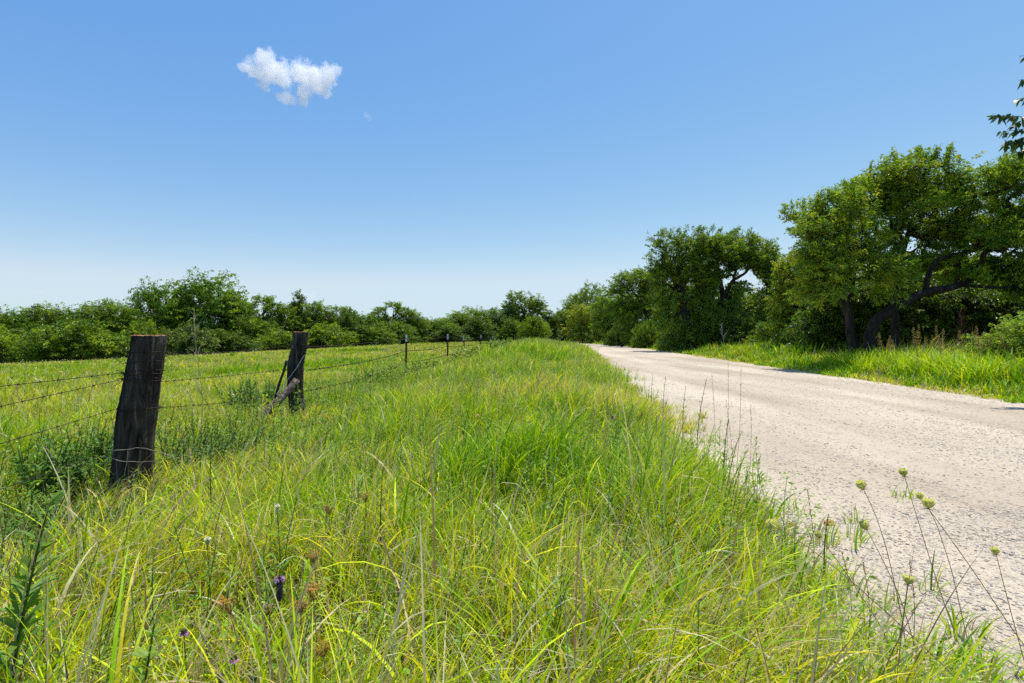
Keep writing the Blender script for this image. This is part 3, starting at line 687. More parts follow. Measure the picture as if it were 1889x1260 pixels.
# ---- right-hand row along the road
def rt(seed, u, D, label, trunks, blobs, ncl, nleaf, ls, pal, cat='tree', group=None, name='tree', **k):
    x = (u - 944.5) / F * D; z = float(ground(x, D))
    gt, gc = tree_geo(seed, trunks, blobs, ncl, nleaf, ls, pal, **k)
    return place_tree(name, gt, gc, (x, D, z), label, cat, group)
GR = 'trees along the right side of the road'
def px(D, u0):      # convert photo (u,v) to local (x,z) at distance D about column u0
    return lambda u, v: ((u - u0) / F * D, CZ - (v - HV) / F * D)
def pblobs(D, u0, lst, dy=0.8):
    f = px(D, u0); out = []
    for (u, v, ru, rv) in lst:
        x, z = f(u, v); rx = ru / F * D; rz = rv / F * D; out.append((x, r_.uniform(-.6, .6) * dy, z, rx, max(rx * .9, 1.0), rz))
    return out
def ppath(D, u0, lst, dy=0):
    f = px(D, u0); return [(f(u, v)[0], yo, f(u, v)[1], rr) for (u, v, rr, yo) in lst]

# far ones
D = 132
rt(301, 1088, D, 'distant crown rising at the left end of the right hand tree row', [ppath(D, 1088, [(1088, 636, .3, 0), (1086, 600, .25, 0), (1090, 550, .1, 0)])],
   pblobs(D, 1088, [(1096, 542, 28, 16), (1072, 552, 22, 14), (1060, 575, 18, 16), (1110, 565, 24, 20), (1085, 585, 34, 22), (1085, 612, 40, 16)]), 260, 55, .3, GREEN, group=GR, clr=.75, thin=.34)
D = 104
rt(302, 1072, D + 6, 'yellow green rounded tree where the road disappears', [ppath(D, 1072, [(1075, 640, .2, 0), (1072, 600, .15, 0), (1072, 575, .08, 0)])],
   pblobs(D, 1072, [(1068, 578, 24, 18), (1085, 582, 24, 20), (1062, 600, 20, 20), (1090, 606, 22, 18), (1075, 618, 30, 10)]), 200, 60, .24, YGREEN, group=GR, clr=.6, thin=.3)
D = 86
rt(303, 1118, D, 'slim green tree left of the dark ivy covered trunks', [ppath(D, 1118, [(1120, 640, .2, 0), (1118, 590, .15, 0), (1116, 560, .08, 0)])],
   pblobs(D, 1118, [(1114, 570, 22, 20), (1128, 580, 20, 24), (1110, 600, 18, 20), (1130, 612, 20, 20)]), 170, 60, .22, np.array([(.07, .125, .018), (.10, .145, .02), (.045, .09, .015)]) * 2.0 * np.array([1.25, 1.22, .55]), group=GR, clr=.55, thin=.3)
D = 70
rt(304, 1168, D, 'dark tree with a leaning black trunk left of the tall pair', [ppath(D, 1168, [(1196, 648, .34, 0), (1196, 600, .28, 0), (1186, 560, .2, 0), (1165, 535, .1, 0)]), ppath(D, 1168, [(1150, 645, .2, 1), (1152, 590, .15, 1), (1150, 540, .08, 1)])],
   pblobs(D, 1168, [(1165, 514, 26, 14), (1185, 520, 22, 20), (1145, 532, 22, 18), (1200, 535, 20, 24), (1170, 550, 32, 20), (1140, 570, 20, 24), (1160, 600, 26, 24), (1210, 590, 16, 34)]), 330, 60, .19, GREEN, group=GR, clr=.5, thin=.36)
D = 48
rt(305, 1256, D, 'tall tree with an upright dark trunk, left of the tall pair', [ppath(D, 1256, [(1272, 655, .42, 0), (1266, 590, .36, 0), (1258, 530, .26, 0), (1256, 470, .12, 0)]), ppath(D, 1256, [(1262, 560, .2, .3), (1240, 500, .12, .4), (1222, 460, .05, .4)]), ppath(D, 1256, [(1260, 530, .16, .3), (1285, 485, .1, .2), (1300, 445, .05, 0)])],
   pblobs(D, 1256, [(1232, 442, 30, 16), (1282, 440, 34, 16), (1215, 466, 22, 22), (1256, 462, 36, 24), (1300, 462, 26, 24), (1232, 490, 26, 18), (1268, 505, 24, 22), (1248, 545, 26, 24), (1290, 540, 20, 22), (1240, 590, 30, 30), (1280, 600, 30, 34), (1225, 555, 24, 22), (1300, 575, 26, 24), (1256, 630, 40, 18), (1300, 520, 22, 20), (1222, 515, 20, 18), (1225, 500, 26, 22), (1290, 488, 30, 24), (1256, 490, 36, 24), (1335, 460, 26, 22), (1310, 440, 24, 14)]), 640, 62, .15, GREEN, group=GR, clr=.36, thin=.36, spikes=8)
rt(306, 1345, D + 1, 'tall arching tree with forked limbs and sky gaps, right of the tall pair', [ppath(D, 1345, [(1330, 655, .40, 0), (1330, 590, .34, 0), (1334, 540, .28, 0), (1322, 500, .16, 0), (1320, 460, .08, 0)]), ppath(D, 1345, [(1334, 548, .24, 0), (1352, 515, .18, .2), (1378, 500, .12, .2), (1400, 470, .06, .3)]), ppath(D, 1345, [(1352, 515, .12, 0), (1362, 480, .08, 0), (1366, 450, .04, 0)])],
   pblobs(D, 1345, [(1330, 445, 30, 16), (1368, 442, 30, 16), (1400, 452, 26, 16), (1425, 468, 18, 16), (1315, 470, 22, 20), (1350, 462, 34, 18), (1395, 480, 26, 14), (1310, 510, 20, 20), (1300, 545, 24, 24), (1345, 560, 26, 18), (1330, 590, 40, 24), (1420, 495, 22, 14), (1370, 595, 30, 20), (1335, 488, 34, 20), (1305, 505, 26, 24), (1376, 470, 34, 18), (1432, 500, 18, 22), (1360, 530, 22, 14)]), 760, 62, .15, np.array([(.075, .125, .018), (.11, .145, .02), (.05, .09, .015)]) * 2.0 * np.array([1.25, 1.22, .55]), group=GR, clr=.34, thin=.30, spikes=8)
rt(307, 1420, 52, 'leafy tree closing the gap under the arching tree', [ppath(52, 1420, [(1430, 655, .24, 0), (1428, 590, .2, 0), (1420, 530, .1, 0)])],
   pblobs(52, 1420, [(1420, 500, 26, 18), (1440, 515, 26, 22), (1400, 560, 36, 24), (1370, 585, 34, 22), (1440, 560, 26, 26), (1420, 605, 40, 22), (1340, 610, 30, 22)]), 380, 60, .16, GREEN, group=GR, clr=.42, thin=.34)
D = 34
rt(308, 1478, D, 'yellow green tree between the arching tree and the big right trees', [ppath(D, 1478, [(1468, 662, .2, 0), (1466, 590, .16, 0), (1472, 530, .1, 0), (1480, 480, .05, 0)])],
   pblobs(D, 1478, [(1478, 486, 26, 18), (1500, 500, 26, 22), (1452, 500, 20, 18), (1470, 530, 34, 22), (1510, 535, 24, 26), (1448, 562, 24, 24), (1490, 575, 34, 24), (1460, 605, 28, 20)]), 420, 62, .12, YGREEN, group=GR, clr=.30, thin=.38, spikes=6)
# the three big near trees
D = 22
rt(311, 1570, D, 'near tree with a crooked trunk bent to the left, first of the big trio', 
   [ppath(D, 1570, [(1576, 690, .23, 0), (1572, 630, .20, 0), (1566, 590, .17, 0), (1560, 560, .15, 0), (1547, 535, .12, 0), (1541, 500, .09, 0), (1539, 440, .05, 0), (1545, 390, .03, 0)]),
    ppath(D, 1570, [(1560, 560, .09, 0), (1580, 540, .07, .3), (1592, 500, .05, .5), (1590, 440, .03, .6)]), ppath(D, 1570, [(1545, 530, .07, 0), (1530, 515, .05, -.3), (1505, 470, .04, -.4), (1480, 430, .03, -.4)])],
   pblobs(D, 1570, [(1500, 388, 32, 24), (1478, 425, 28, 18), (1545, 385, 40, 32), (1530, 430, 46, 28), (1585, 400, 36, 34), (1500, 468, 38, 24), (1560, 470, 44, 28), (1600, 460, 30, 30), (1495, 505, 30, 20), (1540, 510, 36, 20), (1510, 545, 34, 20), (1600, 505, 30, 24), (1478, 540, 24, 20), (1620, 540, 30, 16)], 1.3), 420, 58, .118, np.array([(.085, .125, .02), (.13, .15, .022), (.045, .08, .015)]) * 2.0 * np.array([1.42, 1.45, .45]), group=GR, clr=.26, thin=.43, spikes=30, twig=.009, aspect=.42)
D = 23
rt(312, 1650, D, 'tall near tree with an upright forked trunk, middle of the big trio',
   [ppath(D, 1650, [(1648, 690, .20, 0), (1650, 620, .17, 0), (1649, 560, .14, 0), (1655, 500, .12, 0), (1661, 478, .10, 0), (1648, 440, .08, 0), (1640, 400, .05, 0), (1640, 350, .03, 0)]),
    ppath(D, 1650, [(1661, 480, .09, 0), (1674, 450, .08, .1), (1682, 420, .06, .2), (1700, 380, .04, .3), (1720, 340, .03, .3)]), ppath(D, 1650, [(1668, 462, .05, 0), (1654, 430, .04, -.2), (1665, 380, .03, -.3)])],
   pblobs(D, 1650, [(1612, 335, 36, 24), (1655, 324, 40, 22), (1700, 334, 40, 24), (1590, 362, 40, 26), (1645, 360, 46, 30), (1700, 368, 46, 30), (1745, 345, 38, 26), (1620, 405, 44, 28), (1690, 410, 44, 26), (1740, 398, 38, 28), (1610, 450, 40, 28), (1725, 445, 34, 22), (1700, 480, 26, 18), (1620, 495, 34, 22), (1685, 520, 22, 14)], 1.6), 540, 58, .118, np.array([(.08, .12, .02), (.12, .145, .022), (.045, .08, .015)]) * 2.0 * np.array([1.42, 1.45, .45]), group=GR, clr=.26, thin=.43, spikes=26, twig=.009, aspect=.42)
D = 21.5
rt(313, 1800, D, 'huge near tree whose trunk leans far over to the right, last of the big trio',
   [ppath(D, 1800, [(1598, 690, .27, 0), (1603, 624, .23, 0), (1614, 588, .21, 0), (1652, 564, .20, 0), (1700, 538, .18, 0), (1762, 527, .14, 0), (1826, 497, .09, .2), (1880, 460, .06, .3), (1930, 420, .03, .3)]),
    ppath(D, 1800, [(1706, 538, .11, 0), (1712, 505, .09, 0), (1725, 478, .08, 0), (1765, 465, .06, .1), (1810, 459, .05, .2), (1850, 430, .03, .2)]),
    ppath(D, 1800, [(1775, 524, .08, 0), (1830, 530, .06, -.3), (1889, 526, .05, -.5), (1950, 515, .03, -.5)]),
    ppath(D, 1800, [(1763, 526, .07, 0), (1780, 490, .05, .3), (1800, 420, .04, .4), (1810, 360, .03, .4)])],
   pblobs(D, 1800, [(1790, 338, 40, 22), (1845, 328, 40, 22), (1895, 326, 40, 24), (1945, 340, 40, 30), (1770, 365, 44, 28), (1825, 362, 46, 30), (1885, 365, 46, 30), (1940, 390, 46, 34), (1780, 405, 42, 26), (1840, 410, 46, 28), (1895, 420, 44, 30), (1950, 440, 44, 34), (1800, 445, 34, 18), (1860, 455, 40, 22), (1920, 485, 44, 28), (1870, 495, 34, 14), (1760, 470, 30, 16), (1850, 480, 44, 18), (1790, 500, 24, 12), (1900, 530, 40, 20)], 1.8), 800, 58, .118, np.array([(.075, .12, .02), (.115, .145, .022), (.042, .08, .015)]) * 2.0 * np.array([1.42, 1.45, .45]), group=GR, clr=.26, thin=.37, spikes=20, twig=.009, aspect=.42)
# deeper trees behind them that shut out the light
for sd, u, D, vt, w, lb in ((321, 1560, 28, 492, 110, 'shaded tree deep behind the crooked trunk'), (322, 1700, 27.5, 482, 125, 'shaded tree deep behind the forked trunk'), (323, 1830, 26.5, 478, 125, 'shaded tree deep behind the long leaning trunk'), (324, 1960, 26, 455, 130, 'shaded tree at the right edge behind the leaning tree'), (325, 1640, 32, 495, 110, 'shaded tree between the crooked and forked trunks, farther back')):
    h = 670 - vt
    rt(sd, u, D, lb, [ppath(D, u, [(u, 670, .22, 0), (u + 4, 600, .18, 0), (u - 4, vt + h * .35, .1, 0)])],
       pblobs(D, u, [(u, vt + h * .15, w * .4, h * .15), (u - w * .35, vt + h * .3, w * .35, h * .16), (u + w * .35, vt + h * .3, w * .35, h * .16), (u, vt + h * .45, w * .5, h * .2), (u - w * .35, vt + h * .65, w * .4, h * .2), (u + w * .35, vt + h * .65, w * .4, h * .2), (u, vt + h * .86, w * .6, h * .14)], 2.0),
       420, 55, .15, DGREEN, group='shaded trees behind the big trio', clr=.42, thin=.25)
RF = [('round', 1062, 548, 140, 60, 'far tree directly above the vanishing road'), ('broad', 1125, 552, 112, 64, 'mid green tree behind the slim one on the right row'),
 ('round', 1150, 540, 92, 60, 'round tree behind the leaning black trunk'), ('broad', 1210, 520, 80, 80, 'broad dark tree filling behind the leaning black trunk'), ('round', 1252, 520, 66, 80, 'dense dark tree behind the upright trunk'),
 ('broad', 1300, 515, 64, 90, 'dense dark tree between the tall pair'), ('round', 1352, 535, 62, 80, 'dark tree below the arching crown'), ('broad', 1400, 540, 58, 90, 'dark tree under the sky gap'), ('round', 1450, 530, 50, 80, 'dark tree behind the yellow green one'),
 ('broad', 1505, 520, 44, 110, 'broad dark tree right of the yellow green one'), ('round', 1595, 525, 40, 110, 'round dark tree between the crooked and leaning trunks, far back'), ('broad', 1690, 525, 40, 130, 'broad dark tree far behind the leaning trunk'), ('round', 1790, 520, 38, 130, 'round dark tree far behind the dead sapling'), ('broad', 1890, 505, 36, 140, 'broad dark tree far back at the right edge')]
for k, u, vt, D, w, lb in RF: far_tree(k, u, vt, D, w * 1.1, lb, 'tree', 'dark trees behind the right hand row')
# undergrowth bushes at the foot of the right-hand row
GU = 'bushes at the foot of the right hand tree row'
RB = [('bush', 1142, 596, 76, 40, 'pale leafy bush at the far end of the right hand row'),
 ('bush', 1192, 600, 62, 44, 'ivy green bush right of the far leaning black trunk'),
 ('bush', 1238, 596, 50, 44, 'bright leafy bush left of the tall upright trunk'),
 ('bush', 1310, 594, 50, 70, 'dark bush between the upright trunk and the arching tree'),
 ('bush', 1372, 590, 46, 70, 'glossy dark bush below the sky gap of the arching tree'),
 ('bush', 1425, 588, 40, 70, 'yellow green feathery bush right of the dead weeds'),
 ('bush', 1478, 586, 32, 70, 'dark thicket bush left of the crooked trunk'),
 ('bush', 1530, 592, 28, 80, 'low dark bush beside the crooked trunk'),
 ('bush', 1640, 586, 28, 100, 'dark bush under the forked tree'),
 ('bush', 1730, 580, 27, 110, 'dark bush behind the tall seed heads'),
 ('bush', 1820, 575, 26, 110, 'dark bush behind the dead brown sapling'),
 ('bush', 1920, 560, 24, 110, 'dark bush outside the right edge under the leaning tree')]
for q_, (k, u, vt, D, w, lb) in enumerate(RB): far_tree('bush3' if q_ > 5 else ('bush3', 'bush2', 'bush3', 'bush')[q_ % 4], u, vt + (0, -8, 8)[q_ % 3], D, w * 1.15, lb, 'bush', GU)  # bushes under the big trio get darker leaves, their shade put into the colour
D = 15
rt(331, 1885, D, 'light feathery evergreen bush at the right edge in front of the trees', [ppath(D, 1885, [(1890, 700, .05, 0), (1892, 640, .04, 0), (1890, 590, .02, 0)])],
   pblobs(D, 1885, [(1880, 612, 26, 18), (1910, 605, 30, 22), (1862, 640, 20, 22), (1895, 645, 36, 24)]), 220, 60, .06, np.array([(.10, .16, .03), (.13, .18, .04), (.07, .12, .03)]) * 2.0 * np.array([1.25, 1.22, .55]), cat='bush', name='bush', clr=.16, thin=.2, twig=.006)

# near tree outside the frame whose twigs reach in at the top right
def near_tree():
    D = 11.0; r = np.random.default_rng(401); u0 = 2150
    x = (u0 - 944.5) / F * D; z = float(ground(x, D)); f = px(D, u0)
    gt, gc = tree_geo(401, [[(0, 0, 0, .22), (.1, 0, 2.5, .18), (0, .1, 4.5, .12), (.1, 0, 7.6, .05)], ppath(D, u0, [(2140, 400, .10, 0), (2040, 310, .07, 0), (1950, 265, .04, 0), (1900, 250, .02, 0)]),
        ppath(D, u0, [(2145, 330, .09, 0), (2050, 220, .06, 0), (1960, 170, .03, 0)])],
      pblobs(D, u0, [(2230, 60, 120, 90), (2150, 150, 80, 70), (2160, 230, 70, 50), (2260, 240, 130, 110), (2150, 320, 60, 40)], .6), 420, 34, .14, np.array([(.06, .12, .018), (.09, .15, .022), (.045, .085, .015)]) * 2.0 * np.array([1.25, 1.22, .55]), clr=.26, thin=.2, twig=.008, aspect=.62)
    # explicit hanging sprays seen in the photograph
    for (ua, va, ub, vb, n) in ((1925, 235, 1828, 214, 46), (1925, 250, 1846, 244, 40), (1925, 275, 1848, 268, 34), (1920, 262, 1860, 262, 44), (1925, 120, 1880, 104, 12), (1925, 160, 1878, 148, 14), (1925, 190, 1874, 184, 16), (1925, 300, 1880, 298, 18), (1915, 225, 1862, 232, 34), (1925, 290, 1870, 282, 30)):
        xa, za = f(ua, va); xb, zb = f(ub, vb); t = np.linspace(0, 1, 6)
        P = np.stack([xa + (xb - xa) * t, -.2 + .2 * t + 0 * t, za + (zb - za) * t + np.sin(t * 3.14) * .06], -1)
        V, Fq = tube(P, np.linspace(.012, .003, 6), 5, cap=False); gt.add(V, Fq)
        tt_ = r.uniform(.1, 1, n); B = np.stack([np.interp(tt_, t, P[:, k]) for k in range(3)], -1) + r.normal(0, .02, (n, 3))
        Dv = np.stack([r.normal(-.5, .5, n), r.normal(0, .6, n), r.normal(-.6, .35, n)], -1)
        L = r.uniform(.10, .19, n)
        gc.add(*leaves(B, Dv, r.normal(0, .5, (n, 3)) + [0, -.3, .8], L, L * .5, np.array([(.055, .11, .018), (.10, .17, .025), (.04, .08, .015)])[r.integers(0, 3, n)] * r.uniform(.8, 1.3, (n, 1)), 4, .25))
    # limb that carries the sprays
    a = f(1925, 230); 
    place_tree('tree', gt, gc, (x, D, z), 'nearby tree whose large leaved twigs reach in at the top right corner', 'tree')
near_tree()

# bare or dead woody plants
def bare_sapling(name, seed, u, D, vtop, label, cat, m, n=26, spread=.25, r0=.006):
    r = np.random.default_rng(seed); x = (u - 944.5) / F * D; z = float(ground(x, D)); H = CZ - (vtop - HV) / F * D - z
    e = empty(name, (x, D, z), label, cat); gs = Geo(); gb = Geo()
    t = np.linspace(0, 1, 9); P = np.stack([.03 * H * np.sin(t * 5), 0 * t, t * H], -1)
    V, Fq = tube(P, np.linspace(r0, r0 * .3, 9), 6); gs.add(V, Fq)
    for q in range(n):
        tb = r.uniform(.35, .95); b = np.array([np.interp(tb, t, P[:, 0]), 0, tb * H]); a = r.uniform(0, 6.28); L = spread * H * r.uniform(.4, 1) * (1.15 - tb)
        tip = b + np.array([np.cos(a) * L * .7, np.sin(a) * L * .7, L * r.uniform(.5, 1.3)]); mid = (b + tip) / 2 + r.normal(0, .06, 3) * L
        V, Fq = tube([b, mid, tip], [r0 * .5, r0 * .35, r0 * .15], 4, cap=False); gb.add(V, Fq)
    gs.build('stem', m, e, True); gb.build('branches', m, e, True)
    return e
bare_sapling('bare_sapling', 501, 366, 6.2, 570, 'thin leafless sapling standing in the meadow between the two wooden posts', 'sapling', M_TWIG, 22, .3, .005)
bare_sapling('dead_sapling', 502, 1775, 19.5, 570, 'dead brown sapling under the leaning tree', 'sapling', noise_mat('dead_brown', [(0.3, (0.12, 0.05, 0.025)), (0.7, (0.22, 0.11, 0.06))], 20), 60, .34, .016)
for q, (u, D, vt, lb) in enumerate(((1333, 44, 596, 'upright dead stalk under the arching tree'), (1410, 40, 600, 'tangle of pale dead weeds left of the yellow green bush'), (627, 80, 612, 'bare grey dead branch at the foot of the middle left trees'), (1492, 30, 605, 'thin pale dead stalk left of the crooked trunk'))):
    bare_sapling('dead_stalk', 510 + q, u, D, vt, lb, 'dead stalk', M_TWIG, 24, .5, .03)

# ------------------------------------------------------------------ the barbed wire fence
fe = empty('barbed_wire_fence', (-3.3, 8, float(ground(-3.3, 8))), 'old barbed wire fence of two thick wooden and five thin red metal posts', 'fence')
FO = np.array(fe.location)
def wood_post(pts, rad, seed, label):
    P = np.array(pts, float); base = P[0].copy(); t = np.linspace(0, 1, len(P)); tt_ = np.linspace(0, 1, 48)
    Q = np.stack([np.interp(tt_, t, P[:, k]) for k in range(3)], -1); R = np.interp(tt_, t, rad)
    r = np.random.default_rng(seed); n = 56; a = np.linspace(0, 2 * np.pi, n, endpoint=False)
    ridge = .05 * np.sin(a * 7 + 1.3) + .035 * np.sin(a * 15 + .4) + r.normal(0, .022, n)
    lump = .05 * np.sin(tt_ * 9 + seed)[:, None] * np.cos(a + seed)[None] + .03 * np.sin(tt_ * 23)[:, None] * np.cos(2 * a + 1)[None] + r.normal(0, .012, (48, n))
    rr = 1 + ridge[None] + lump
    V = Q[:, None] + np.stack([np.cos(a)[None] * R[:, None] * rr, np.sin(a)[None] * R[:, None] * rr, np.zeros((48, n))], -1)
    V[-1, :, 2] += .0025 * r.normal(0, 1, n); V = V.reshape(-1, 3) - base
    i = np.arange(47)[:, None] * n; j = np.arange(n)[None]; k = (j + 1) % n
    g = Geo(); g.add(V, np.stack([i + j, i + k, i + n + k, i + n + j], -1).reshape(-1, 4))
    o = g.build('wooden_post', M_WOOD, fe, True); o.location = base - FO; tag(o, label)
    # cut end: slightly domed ragged disc with cracks
    top = V[47 * n:48 * n]; c = top.mean(0); g = Geo(); rings = [1.01, .8, .55, .3, .02]; VV = []
    for q, s in enumerate(rings):
        ring = c + (top - c) * s; ring[:, 2] = top[:, 2] * s + (c[2]) * (1 - s) + .003 + .003 * r.normal(0, 1, n) * (q > 0); VV.append(ring)
    VV = np.concatenate(VV); i = np.arange(len(rings) - 1)[:, None] * n
    g.add(VV, np.stack([i + j, i + k, i + n + k, i + n + j], -1).reshape(-1, 4)); ce = g.build('cut_end', M_CUT, o)
    return o, Q, R
p1, Q1, R1 = wood_post([at(240, 938, 4.2), at(243, 880, 4.2), at(250, 800, 4.2), at(262, 720, 4.2), at(270, 660, 4.2), at(276, 620, 4.2)], [.148, .142, .134, .128, .120, .118], 3, 'nearest thick blackened wooden post leaning right with a rusty orange cut top')
p2, Q2, R2 = wood_post([at(552, 800, 8.0), at(550, 760, 8.0), at(545, 720, 8.0), at(546, 670, 8.0), at(553, 640, 8.0), at(555, 613, 8.0)], [.135, .125, .115, .118, .110, .114], 8, 'second upright wooden post with grey bark streaks and a flat top')

def wire_geo(pts, r0=.0018, barb=.14, seed=0, rb=None):
    P = np.array(pts, float); g = Geo(); r = np.random.default_rng(seed)
    seg = np.linalg.norm(np.diff(P, axis=0), axis=1); s = np.concatenate([[0], np.cumsum(seg)]); L = s[-1]
    m = max(8, int(L / .05)); ss = np.linspace(0, L, m); Q = np.stack([np.interp(ss, s, P[:, k]) for k in range(3)], -1)
    ph = ss * 60
    T = norm(np.gradient(Q, axis=0)); A = norm(np.cross(T, [0, 0, 1.0])); B = np.cross(T, A)
    for q in (0, math.pi):
        Z = Q + (A * np.cos(ph + q)[:, None] + B * np.sin(ph + q)[:, None]) * r0 * .9
        V, Fq = tube(Z, r0, 4, cap=False); g.add(V, Fq)
    for d in np.arange(r.uniform(0, barb), L, barb):
        c = np.array([np.interp(d, s, P[:, k]) for k in range(3)]); i = min(m - 1, int(d / L * m)); a0 = r.uniform(0, 6.28); rb_ = rb or r0 * 1.3
        for q in range(2):
            e = (A[i] * math.cos(a0 + q * 1.5) + B[i] * math.sin(a0 + q * 1.5)); tl = T[i] * (.004 if q else -.004)
            V, Fq = tube([c - e * .018 + tl, c + tl, c + e * .018 + tl], [rb_ * .35, rb_, rb_ * .35], 4, cap=False); g.add(V, Fq)
        V, Fq = tube([c - T[i] * .007, c + T[i] * .007], [r0 * 2.3, r0 * 2.3], 6, cap=False); g.add(V, Fq)
    return g
def sagged(a, b, sag, n=14):
    t = np.linspace(0, 1, n); a = np.array(a); b = np.array(b); P = a + (b - a) * t[:, None]; P[:, 2] -= sag * 4 * t * (1 - t); return P
def wire(pts, seed, label=None, r0=.0018, **k):
    o = wire_geo(np.array(pts) - FO, r0, seed=seed, **k).build('barbed_wire', M_RUST, fe, True)
    if label: tag(o, label)
# post 1 towards the camera, off the left of the frame
wire(sagged(at(238, 686, 4.14), (-3.15, .4, 1.06), .02), 1); wire(sagged(at(232, 698, 4.13), (-3.1, .4, .72), .01), 2)
wire(sagged(at(222, 752, 4.12), (-3.15, .4, .50), .02), 3); wire(sagged(at(212, 830, 4.12), (-3.2, .4, .36), .03), 4)
# post 1 to post 2
wire(sagged(at(300, 655, 4.25), at(541, 637, 7.9), .02), 5); wire(sagged(at(298, 704, 4.25), at(536, 680, 7.9), .01), 6); wire(sagged(at(288, 752, 4.25), at(533, 722, 7.9), .04), 7)
# post 2 to the metal posts
TP = [(750, 617, 15.7), (826, 616, 21.2), (855, 620, 27), (887, 618, 33), (909, 620, 39)]
prev = [at(566, 640, 8.1), at(565, 683, 8.1), at(562, 722, 8.1)]
for q, (u, vt, D) in enumerate(TP):
    top = at(u, vt, D); cur = [top - [0, .03, .12], top - [0, .03, .5], top - [0, .03, .85]]
    for w in range(3): wire(sagged(prev[w], cur[w], [.03, .06, .08][w] if q == 0 else .05), 20 + q * 3 + w, r0=.0022 + .00013 * D, rb=.004 + .0002 * D, barb=.2)
    prev = cur
def t_post(u, vt, D, lean, seed):
    top = at(u, vt, D); x, y = top[0], D; z0 = float(ground(x - lean, y)) - .3; H = top[2] - z0
    prof = [(-.030, 0), (.030, 0), (.030, .006), (.004, .006), (.004, .040), (-.004, .040), (-.004, .006), (-.030, .006)]
    def seg(za, zb):
        V = []
        for zz in (za, zb):
            f = (zz / H); V += [(px_ + lean * f - lean, py_ - .02, zz) for px_, py_ in prof]
        n = 8; Fq = [(j, (j + 1) % n, n + (j + 1) % n, n + j) for j in range(n)]
        for b in (0, n): Fq += [(b + 0, b + 1, b + 2, b + 7), (b + 3, b + 4, b + 5, b + 6)]
        return V, Fq
    g = Geo(); g.add(*seg(0, H - .22))
    for k in range(16):
        zz = .35 + k * .06; f = zz / H; c = np.array([lean * f - lean, -.028, zz]); cv = np.array([[-1, -1, -1], [1, -1, -1], [1, 1, -1], [-1, 1, -1], [-1, -1, 1], [1, -1, 1], [1, 1, 1], [-1, 1, 1]]) * [.008, .008, .010]
        g.add(cv + c, [[0, 3, 2, 1], [4, 5, 6, 7], [0, 1, 5, 4], [1, 2, 6, 5], [2, 3, 7, 6], [3, 0, 4, 7]])
    o = g.build('metal_post', M_TPOST, fe); o.location = np.array([x, y, z0]) - FO
    g = Geo(); g.add(*seg(H - .22, H)); g.build('white_tip', M_WHITE, o)
    return o
TL = ['first red metal post with a white tip', 'second red metal post with a white tip', 'third thin metal post leaning left', 'fourth small distant metal post', 'fifth and farthest metal post']
for q, (u, vt, D) in enumerate(TP): tag(t_post(u, vt, D, [.02, 0, -.14, 0, .03][q], q), TL[q])
# wire wraps round the wooden posts
def wraps(post, Q, R, rows, D, seed):
    r = np.random.default_rng(seed); a = np.linspace(0, 2 * np.pi, 41)
    for v, tilt in rows:
        z = CZ - (v - HV) / F * D; c = np.array([np.interp(z, Q[:, 2], Q[:, 0]), np.interp(z, Q[:, 2], Q[:, 1]), z]); rad = np.interp(z, Q[:, 2], R) * 1.09 + .004
        P = c + np.stack([np.cos(a) * rad * (1 + r.normal(0, .01, 41)), np.sin(a) * rad, tilt * np.cos(a + .6) + r.normal(0, .0012, 41)], -1)
        V, Fq = tube(P - FO - np.array(post.location), .0028, 5, cap=False); g = Geo(); g.add(V, Fq); g.build('wire_wrap', M_RUST, post, True)
    for k in range(6):                                     # twisted loose ends on the left of the post
        v, _ = rows[k % len(rows)]; z = CZ - (v - HV) / F * D; x0 = np.interp(z, Q[:, 2], Q[:, 0]) - np.interp(z, Q[:, 2], R) * 1.05; y0 = np.interp(z, Q[:, 2], Q[:, 1]) - .05
        b = np.array([x0, y0, z]); P = [b, b + r.normal(0, .015, 3) - [.02, 0, 0], b + r.normal(0, .03, 3) - [.03, 0, 0]]
        V, Fq = tube(np.array(P) - FO - np.array(post.location), .0026, 5, cap=False); g = Geo(); g.add(V, Fq); g.build('wire_end', M_RUST, post, True)
wraps(p1, Q1, R1, [(650, .005), (668, .012), (686, .02), (690, .006), (697, .002), (700, -.006), (752, .004), (754, -.004)], 4.2, 5)
wraps(p2, Q2, R2, [(636, .004), (682, .004), (722, .004)], 8.0, 6)

# leaning log and iron bar at the second post
def rod(name, a, b, ra, rb, m, label, cat, n=14, rough=.05, seed=1, extra=None):
    a = np.array(a); b = np.array(b); e = empty(name, a, label, cat); t = np.linspace(0, 1, 16)
    P = (b - a) * t[:, None]; P[:, 2] += .02 * np.sin(t * 6)
    V, Fq = tube(P, np.linspace(ra, rb, 16), n, rough=rough, seed=seed); g = Geo(); g.add(V, Fq); o = g.build('shaft', m, e, True)
    if extra:
        d = norm(b - a); V, Fq = tube([-d * .004, d * .004], [ra * .96, ra * .96], 14); g = Geo(); g.add(V, Fq); g.build('broken_end', extra, e)
    return e
la = at(476, 782, 7.35); lb_ = at(548, 700, 7.8)
rod('leaning_log', la, lb_, .062, .052, M_LOG, 'broken grey log propped against the second wooden post', 'log', extra=noise_mat('orange_rot', [(0.3, (0.25, 0.08, 0.03)), (0.7, (0.45, 0.2, 0.1))], 30))
rod('iron_bar', at(508, 735, 7.62), at(529, 664, 7.75), .018, .018, M_IRON, 'thin dark iron bar leaning on the log left of the second post', 'bar', n=8, rough=.02)
e = empty('loose_wire', at(505, 730, 7.6), 'pale smooth wire running slantwise across the second wooden post', 'wire')
P = np.array([at(510, 728, 7.6), at(535, 695, 7.8), at(548, 678, 7.84), at(562, 654, 7.9)]) - np.array(e.location)
g = Geo(); V, Fq = tube(P, .0035, 5, cap=False); g.add(V, Fq); g.build('strand', M_WHITE, e, True)

